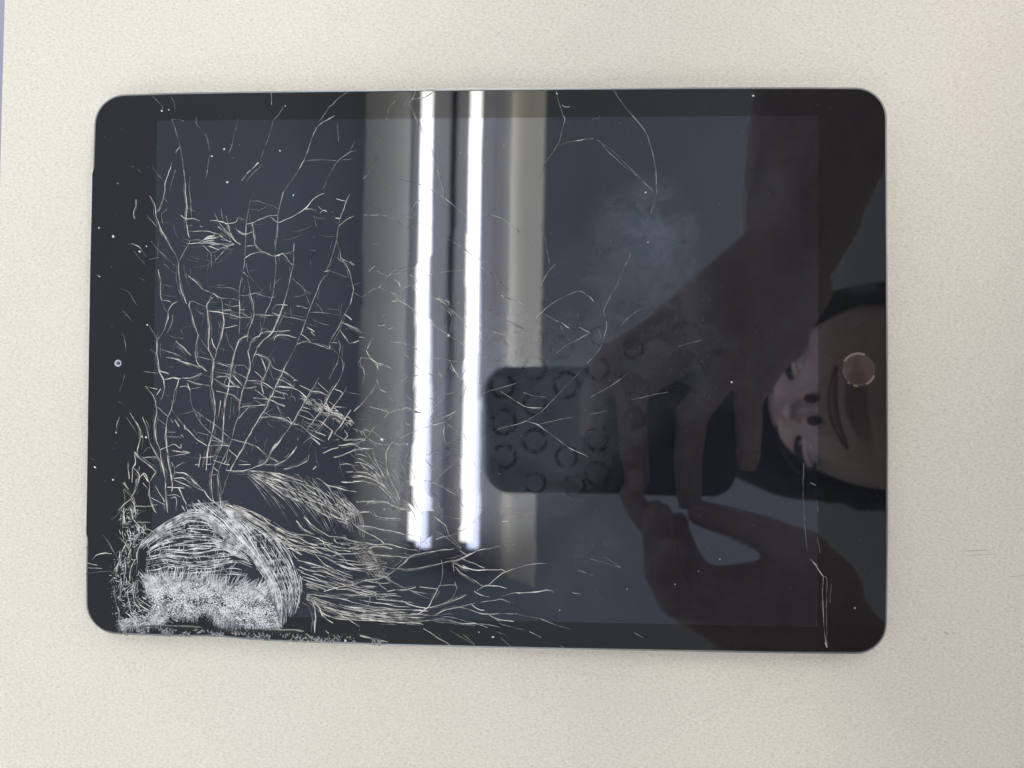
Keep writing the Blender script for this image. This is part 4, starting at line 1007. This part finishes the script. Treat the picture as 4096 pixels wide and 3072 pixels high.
fs.append(tuple(range(n))); fs.append(tuple(range(lv[-1][0] + n - 1, lv[-1][0] - 1, -1)))
pch(pyd('case', vs, fs, M_case))
r = rrect(0.014, 0.004); pch(pyd('screen', [pc[0] + pw * x + ph * y + Vector((0, 0, 0.0106)) for x, y in r], [tuple(range(len(r)))], M_screen))
lc = Vector((CAM.x, CAM.y, PZ + GZ))
off = lc - pc[0]; lxp, lyp = off.dot(pw), off.dot(ph)
# camera island plate, with the picture-taking lens at the camera
vs, fs = [], []
IS = (lxp - 0.029, lyp - 0.011, lxp + 0.011, lyp + 0.029)
for z, g in ((0.0, 0.0), (-0.0012, 0.0), (-0.0016, 0.0008)):
    b = len(vs)
    x0_, y0_, x1_, y1_ = IS[0] + g, IS[1] + g, IS[2] - g, IS[3] - g
    for cx, cy, a0 in ((x0_ + .009, y0_ + .009, 180), (x1_ - .009, y0_ + .009, 270), (x1_ - .009, y1_ - .009, 0), (x0_ + .009, y1_ - .009, 90)):
        for i in range(7):
            a = math.radians(a0 + 15 * i)
            q = pc[0] + pw * (cx + .009 * math.cos(a)) + ph * (cy + .009 * math.sin(a)); vs.append((q.x, q.y, q.z + z))
for k in range(2):
    for j in range(28): fs.append((28 * k + j, 28 * k + (j + 1) % 28, 28 * k + 28 + (j + 1) % 28, 28 * k + 28 + j))
fs.append(tuple(range(56, 84)))
pch(pyd('camera_island', vs, fs, M_case))
for dx, dy in ((0, 0), (-0.0185, 0.0), (-0.0095, 0.0185)):
    c = pc[0] + pw * (lxp + dx) + ph * (lyp + dy)
    own = (dx == 0 and dy == 0)
    vs, fs = [], []; annulus(vs, fs, c, 0.0056, 0.0078, c.z - (0.0010 if own else 0.0028), 32)
    if own: pass
    rg = pch(pyd('camera_lens', vs, fs, M_pring))
    vs, fs = [], []; disc(vs, fs, c, 0.0058, c.z - (0.0002 if own else 0.0022), 28)
    x = pyd('lens_glass', vs, fs, M_lens); x.parent = rg; x.matrix_parent_inverse = Matrix.Translation(-phone.location)

# ------------------------------------------------------------------ person
FP = PZ - 0.010                                          # finger centre line, just under the phone
bmb = bmesh.new()
def limb(pts):
    """pts: list of (point, radius): tapered tube with round joints"""
    for i, (p, r) in enumerate(pts):
        ball(bmb, p, r, 14)
        if i: cyl(bmb, pts[i - 1][0], p, pts[i - 1][1], r, 16, True)
def W(u, v, z): return P(u, v, z)
# right hand (upper in the picture), seen from below: backs of four fingers across the phone's back
mcp = [W(1442, 700, FP - .008), W(1512, 742, FP - .010), W(1572, 788, FP - .010), W(1628, 822, FP - .006)]
fing = [
 [(mcp[0], .0105), (R0P(1090, 270, FP - .006), .0096), (R0P(950, 590, FP), .0087), (R0P(925, 800, FP + .001), .0080)],
 [(mcp[1], .0112), (R0P(1255, 520, FP - .007), .0100), (R0P(1275, 980, FP), .0088), (R0P(1305, 1240, FP + .001), .0078)],
 [(mcp[2], .0108), (R0P(1745, 720, FP - .006), .0096), (R0P(1712, 1080, FP), .0088), (R0P(1722, 1375, FP + .003), .0078)],
 [(mcp[3], .0095), (C2P(590, 930, FP - .004), .0086), (C2P(600, 1110, FP), .0078), (C2P(592, 1265, FP + .001), .0070)]]
for f in fing: limb(f)
wr = W(1700, 548, .206)
wr2 = W(1672, 590, .206)
for i, m_ in enumerate(mcp):                              # back of the hand
    base_ = [W(1640, 560, .204), W(1665, 590, .203), W(1700, 610, .203), W(1730, 625, .205)][i]
    limb([(m_, .0120), (m_.lerp(base_, .5), .0155), (base_, .0180)])
ball(bmb, W(1660, 700, .205), .018, 14); ball(bmb, W(1580, 690, .205), .018, 14); ball(bmb, W(1690, 740, .206), .014, 14)
limb([(W(1660, 570, .205), .022), (W(1650, 690, .208), .019), (W(1705, 735, .208), .012)])
for f in fing:                                            # knuckle pads
    for a_, b_, k_ in ((f[0][0], f[1][0], f[1][1]), (f[1][0], f[2][0], f[2][1])):
        ball(bmb, b_ + Vector((-.0008, .0005, -.0016)), k_ * 1.02, 12)
for m_ in mcp: ball(bmb, m_ + Vector((0, 0, -.0035)), .0112, 14)
for m_, e_ in zip(mcp, ((1668, 585), (1690, 600), (1706, 612), (1722, 622))):   # tendons
    q_ = W(e_[0], e_[1], .196)
    limb([(m_ + Vector((0, 0, -.006)), .0055), (m_.lerp(q_, .5) + Vector((0, 0, -.0075)), .0052), (q_, .0045)])
th0, th1, th2, th3 = W(1560, 620, .222), W(1440, 690, .236), W(1390, 790, .246), W(1400, 880, .248)
limb([(W(1660, 560, .214), .018), (th0, .0135), (th1, .0105), (th2, .0098), (th3, .0085)])   # thumb lies over the screen side
elbR = Vector((0.262, 0.345, 0.165))
limb([(W(1650, 600, .205), .022), (W(1704, 525, .205), .0275), (W(1730, 440, .203), .0345), (W(1768, 300, .200), .0420), (W(1806, 170, .195), .0450), (elbR, .0420)])
limb([(W(1735, 540, .205), .022), (W(1760, 470, .203), .026)])
shR = Vector((0.40, 0.165, 0.115))
limb([(elbR, .0400), (elbR.lerp(shR, .5), .046), (shR, .052)])
# left hand (lower right): thumb pointing left over curled fingers
zl = .205
limb([(C3P(855, 432, zl), .0080), (C3P(1060, 490, zl), .0092), (C3P(1330, 585, zl - .004), .0112), (C3P(1530, 740, zl - .006), .0185), (C3P(1640, 950, zl - .004), .026)])
limb([(C3P(372, 310, zl + .010), .0068), (C3P(455, 430, zl + .006), .0080), (C3P(640, 640, zl - .002), .0090), (C3P(860, 900, zl - .004), .0112)])
limb([(C3P(577, 440, zl - .008), .0078), (C3P(560, 600, zl - .014), .0090), (C3P(590, 850, zl - .014), .0100), (C3P(760, 1010, zl - .006), .0125)])
limb([(C3P(712, 478, zl + .012), .0052), (C3P(720, 600, zl + .010), .0072), (C3P(780, 760, zl + .006), .0085), (C3P(900, 930, zl + .004), .0100)])
limb([(C3P(665, 690, zl - .026), .0082), (C3P(600, 860, zl - .028), .0096), (C3P(690, 1020, zl - .020), .0110), (C3P(880, 1060, zl - .008), .0130)])
limb([(C3P(800, 900, zl - .012), .012), (C3P(1000, 960, zl - .006), .0145), (C3P(1330, 960, zl - .004), .0185)])
limb([(C3P(760, 1060, zl - .008), .012), (C3P(960, 1110, zl - .006), .0165), (C3P(1300, 1160, zl - .004), .024), (C3P(1560, 1180, zl - .004), .030)])
limb([(C3P(1330, 960, zl - .004), .0185), (C3P(1560, 1050, zl - .004), .027)])
limb([(C3P(1030, 1160, zl - .006), .017), (C3P(1300, 1290, zl - .006), .020), (C3P(1560, 1420, zl - .004), .025)])
elbL = Vector((0.295, -0.330, 0.145))
limb([(C3P(1480, 1130, zl - .004), .032), (C3P(1640, 1290, zl - .006), .037), (C3P(1850, 1620, zl - .012), .041), (elbL, .041)])
shL = Vector((0.40, -0.205, 0.115))
limb([(elbL, .041), (elbL.lerp(shL, .5), .046), (shL, .052)])
# head frame: origin between the eyes
EO = C2P(905, 948, .330)
Fw = Vector((-0.988, -0.130, -0.08)).normalized()
Sd = Vector((0, 0, 1)).cross(Fw).normalized()             # person's left (towards -y)
Up = Fw.cross(Sd).normalized()
def Hd(f, s, u): return EO + Fw * (f * MM) + Sd * (s * MM) + Up * (u * MM)
hb = bmesh.new()
NU, NV = 220, 200
def gs(a, c, s): return math.exp(-((a - c) / s) ** 2)
grid = []
for j in range(NV + 1):
    v = math.pi * j / NV
    row = []
    for i in range(NU):
        a = 2 * math.pi * i / NU
        cf, cs, cu = math.sin(v) * math.cos(a), math.sin(v) * math.sin(a), math.cos(v)
        up = 118 * cu; t_ = max(0.0, -cu)
        f = 96 * cf * (1 - 0.10 * t_) if cf > 0 else 100 * cf * (1 - 0.25 * t_)
        s = 74 * cs * (1 - 0.24 * t_ ** 1.5)
        U = up + 2; S_ = s; front = max(0.0, cf)
        Fx = f - 84
        if cf > 0:
            k = min(1.0, cf * 1.8)
            nose = 0.0
            if -47 < U < 8: nose = (2 + 24 * ((8 - U) / 46) ** 1.15) * gs(S_, 0, 6.5 + 8.5 * max(0, (4 - U) / 46) ** 1.6)
            elif U <= -47: nose = 26 * gs(S_, 0, 14) * max(0.0, 1 - (-47 - U) / 7.0)
            Fx += k * nose
            Fx += k * 5 * gs(U, 16, 8) * gs(abs(S_), 26, 20)
            Fx -= k * 9 * gs(U, -1, 10) * gs(abs(S_), 32, 14)
            Fx += k * 5 * gs(U, -30, 16) * gs(abs(S_), 42, 18)
            Fx += k * 4.0 * gs(U, -62, 5) * gs(S_, 0, 24) + k * 4.0 * gs(U, -76, 6) * gs(S_, 0, 22)
            Fx -= k * 6 * gs(U, -69 + 0.011 * S_ * S_, 3.0) * (1 if abs(S_) < 29 else gs(abs(S_), 29, 5))
            Fx += k * 9 * gs(U, -104, 14) * gs(S_, 0, 22)
            # nostrils: the underside of the nose pressed up
            d2 = ((abs(S_) - 8.0) / 5.2) ** 2 + ((Fx - 17) / 8.0) ** 2
            if U < -38 and U > -62: up += 17 * math.exp(-d2) * k
        row.append(hb.verts.new(Hd(Fx, S_, up + 2)))
    grid.append(row)
for j in range(NV):
    for i in range(NU):
        i2 = (i + 1) % NU
        if j == 0:
            if i == 0: pass
            hb.faces.new((grid[0][i], grid[1][i], grid[1][i2], grid[0][i2])) if True else None
        else:
            hb.faces.new((grid[j][i], grid[j + 1][i], grid[j + 1][i2], grid[j][i2]))
bmesh.ops.remove_doubles(hb, verts=hb.verts, dist=1e-6)
hm = bpy.data.meshes.new('tmp'); hb.to_mesh(hm); hb.free()
bmb.from_mesh(hm); bpy.data.meshes.remove(hm)
# ears
for sg in (-1, 1):
    c = Hd(-88, sg * 77, -12)
    ball(bmb, c, 1, 14, (0.020, 0.010, 0.031))
# neck, shoulders, trunk
nk0, nk1 = Hd(-88, 0, -85), Vector((0.40, -0.02, 0.155))
limb([(nk0, .056), (nk0.lerp(nk1, .6), .056), (nk1, .062)])
chest, waist, hips = Vector((0.425, -0.02, 0.04)), Vector((0.445, -0.02, -0.14)), Vector((0.46, -0.02, -0.27))
limb([(shR, .052), (nk1, .062)]); limb([(shL, .052), (nk1, .062)])
for c, s in ((chest, (.105, .165, .13)), (waist, (.10, .145, .13)), (hips, (.115, .165, .12)), (chest.lerp(waist, .5), (.10, .15, .13))):
    ball(bmb, c, 1, 24, s)
for sy in (0.085, -0.125):                                # seated thighs run under the table
    limb([(Vector((0.46, sy, -0.29)), .082), (Vector((0.20, sy * 1.25, -0.30)), .070), (Vector((0.03, sy * 1.3, -0.31)), .058)])
    limb([(Vector((0.03, sy * 1.3, -0.31)), .056), (Vector((0.02, sy * 1.3, -0.50)), .050), (Vector((0.03, sy * 1.3, -0.70)), .038)])
    ball(bmb, Vector((-0.02, sy * 1.3, -0.715)), 1, 16, (.12, .045, .032))
tm = bpy.data.meshes.new('person'); bmb.to_mesh(tm); bmb.free()
body = bpy.data.objects.new('person', tm); COL.objects.link(body)
md = body.modifiers.new('rm', 'REMESH'); md.mode = 'VOXEL'; md.voxel_size = 0.0021; md.use_smooth_shade = True
ms = body.modifiers.new('sm', 'SMOOTH'); ms.factor = 0.5; ms.iterations = 4
dg = bpy.context.evaluated_depsgraph_get()
nm = bpy.data.meshes.new_from_object(body.evaluated_get(dg))
body.modifiers.clear(); body.data = nm; nm.name = 'person'
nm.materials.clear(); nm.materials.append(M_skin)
for f in nm.polygons: f.use_smooth = True
body['label'] = 'seated person with black hair and bare forearms leaning over the tablet, mirrored in its glass'
body['category'] = 'person'
def bch(o): o.parent = body; return o
# hair: shell over the skull, open at the face, full at the front
hv_, hf_ = [], []
n1, n2 = 72, 44
idx = {}
for j in range(n2 + 1):
    v = math.pi * j / n2
    for i in range(n1):
        a = 2 * math.pi * i / n1
        cf, cs, cu = math.sin(v) * math.cos(a), math.sin(v) * math.sin(a), math.cos(v)
        lump = 1 + 0.035 * noise.noise((cf * 4, cs * 4, cu * 4))
        pw_ = lambda v_, e_: math.copysign(abs(v_) ** e_, v_)
        f, s, u = (146 if cf > 0 else 116) * pw_(cf, 0.85) * lump, 90 * pw_(cs, 0.72) * lump, 128 * cu * lump
        if u < 0: f = f * 0.98; s = s * (1 - 0.08 * (-cu))
        idx[i, j] = len(hv_); hv_.append(Hd(f - 84, s, u + 14))
def keep(i, j):
    v = math.pi * (j + .5) / n2; a = 2 * math.pi * (i + .5) / n1
    cf, cs, cu = math.sin(v) * math.cos(a), math.sin(v) * math.sin(a), math.cos(v)
    U = 128 * cu + 14
    if cf > 0.30: return U > 46
    if cf > -0.06: return U > 44 - (0.30 - cf) / 0.36 * 145
    return U > -112
for j in range(n2):
    for i in range(n1):
        if keep(i, j): hf_.append((idx[i, j], idx[i, j + 1], idx[(i + 1) % n1, j + 1], idx[(i + 1) % n1, j]))
hair = bch(pyd('hair', hv_, hf_, M_hair, None, True))
sd = hair.modifiers.new('s', 'SOLIDIFY'); sd.thickness = 0.016; sd.offset = -1
sb = hair.modifiers.new('b', 'SUBSURF'); sb.levels = 1; sb.render_levels = 1
# eyes, brows, lips, nails
for sg in (-1, 1):
    bm = bmesh.new(); ball(bm, Hd(-7.5, sg * 32, -1), .0122, 20)
    e = bch(bmobj('eye', bm, M_eye, None, True))
    bm = bmesh.new(); ball(bm, Hd(1.2, sg * 32 - 0.0, -2.5), .0062, 14, (.0042, .0062, .0062))
    x = bmobj('iris', bm, M_pupil, None, True); x.parent = e
    for nm_, dz_ in (('upper_eyelid', 5.2), ('lower_eyelid', -6.2)):
        bm = bmesh.new()
        for k in range(25):
            q = (k - 12) / 12
            ball(bm, Hd(2.6 - 5.5 * q * q, sg * 32 + 14 * q, dz_ * (1 - q * q) - 1), .0040 if dz_ > 0 else .0026, 8)
        bch(bmobj(nm_, bm, M_hair if dz_ > 0 else M_skin, None, True))
    bm = bmesh.new()
    for k in range(30):
        q = k / 29
        ball(bm, Hd(9.5 - 10.5 * q * q, sg * (14 + 37 * q), 17 + 5 * math.sin(q * 2.6)), .0040 - .0016 * q, 8)
    bch(bmobj('eyebrow', bm, M_hair, None, True))
for nm_, u0, r_ in (('upper_lip', -65.5, .0022), ('lower_lip', -72.5, .0026)):
    bm = bmesh.new()
    for k in range(41):
        q = (k - 20) / 20
        ball(bm, Hd(9.0 - 11.0 * q * q, 26 * q, u0 + (-61 - u0) * q * q), r_ * (1 - 0.6 * q * q), 10)
    bch(bmobj(nm_, bm, M_lip, None, True))
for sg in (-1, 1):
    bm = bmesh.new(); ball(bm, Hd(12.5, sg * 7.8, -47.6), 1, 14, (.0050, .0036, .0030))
    bch(bmobj('nostril_shade', bm, M_cavity_shade, None, True))  # dark ellipsoids stand in for the shade inside the nose
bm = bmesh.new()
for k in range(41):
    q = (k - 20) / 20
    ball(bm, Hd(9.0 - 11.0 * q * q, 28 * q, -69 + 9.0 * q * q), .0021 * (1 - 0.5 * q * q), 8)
bch(bmobj('mouth_shade', bm, M_cavity_shade, None, True))  # dark tube stands in for the shade between the lips
def nail(tip, prev, r, up):
    d_ = (tip - prev).normalized(); s_ = d_.cross(up).normalized(); up = s_.cross(d_).normalized()
    vs, fs = [], []
    for i in range(6):
        for j in range(5):
            a = (j - 2) / 2 * 0.85
            p = tip - d_ * (r * 0.9) + d_ * (r * 1.7) * (i / 5) + s_ * (r * 1.0 * math.sin(a)) + up * (r * (1.04 * math.cos(a)) - r * 0.12 * (i / 5) ** 2)
            vs.append(p)
    for i in range(5):
        for j in range(4):
            fs.append((i * 5 + j, i * 5 + j + 1, i * 5 + j + 6, i * 5 + j + 5))
    o = bch(pyd('fingernail', vs, fs, M_nail, None, True))
    so = o.modifiers.new('s', 'SOLIDIFY'); so.thickness = 0.0006
for f in fing: nail(f[3][0], f[2][0], f[3][1], Vector((-0.25, 0, -1)))
nail(C3P(577, 440, zl - .008), C3P(560, 600, zl - .014), .0078, Vector((-0.9, 0, -.5)))
nail(C3P(665, 690, zl - .026), C3P(600, 860, zl - .028), .0082, Vector((-0.8, 0.2, -.6)))
nail(C3P(712, 478, zl + .012), C3P(720, 600, zl + .010), .0055, Vector((-1, 0.2, -.3)))
# shirt
sbm = bmesh.new(); keepb = bmb = sbm
for c, s in ((chest, (.113, .173, .138)), (waist, (.108, .153, .138)), (hips, (.123, .173, .115)), (chest.lerp(waist, .5), (.108, .158, .138))):
    ball(bmb, c, 1, 24, s)
limb([(shR, .060), (nk1 + Vector((0.012, 0, -.02)), .066)]); limb([(shL, .060), (nk1 + Vector((0.012, 0, -.02)), .066)])
limb([(shR, .060), (shR.lerp(elbR, .62), .056)]); limb([(shL, .060), (shL.lerp(elbL, .62), .056)])
sm_ = bpy.data.meshes.new('shirt'); sbm.to_mesh(sm_); sbm.free()
shirt = bpy.data.objects.new('shirt', sm_); COL.objects.link(shirt)
md = shirt.modifiers.new('rm', 'REMESH'); md.mode = 'VOXEL'; md.voxel_size = 0.008; md.use_smooth_shade = True
ms = shirt.modifiers.new('sm', 'SMOOTH'); ms.factor = 0.5; ms.iterations = 4
dg = bpy.context.evaluated_depsgraph_get()
nm = bpy.data.meshes.new_from_object(shirt.evaluated_get(dg))
shirt.modifiers.clear(); shirt.data = nm; nm.materials.clear(); nm.materials.append(M_shirt)
bch(shirt)
bm = bmesh.new()
for sy in (0.085, -0.125):
    for a, b, r0, r1 in ((Vector((0.46, sy, -0.29)), Vector((0.20, sy * 1.25, -0.30)), .089, .077), (Vector((0.20, sy * 1.25, -0.30)), Vector((0.03, sy * 1.3, -0.31)), .077, .064), (Vector((0.03, sy * 1.3, -0.31)), Vector((0.02, sy * 1.3, -0.66)), .062, .050)):
        cyl(bm, a, b, r0, r1, 24); ball(bm, a, r0, 18); ball(bm, b, r1, 18)
bch(bmobj('trousers', bm, M_shirt, None, True))
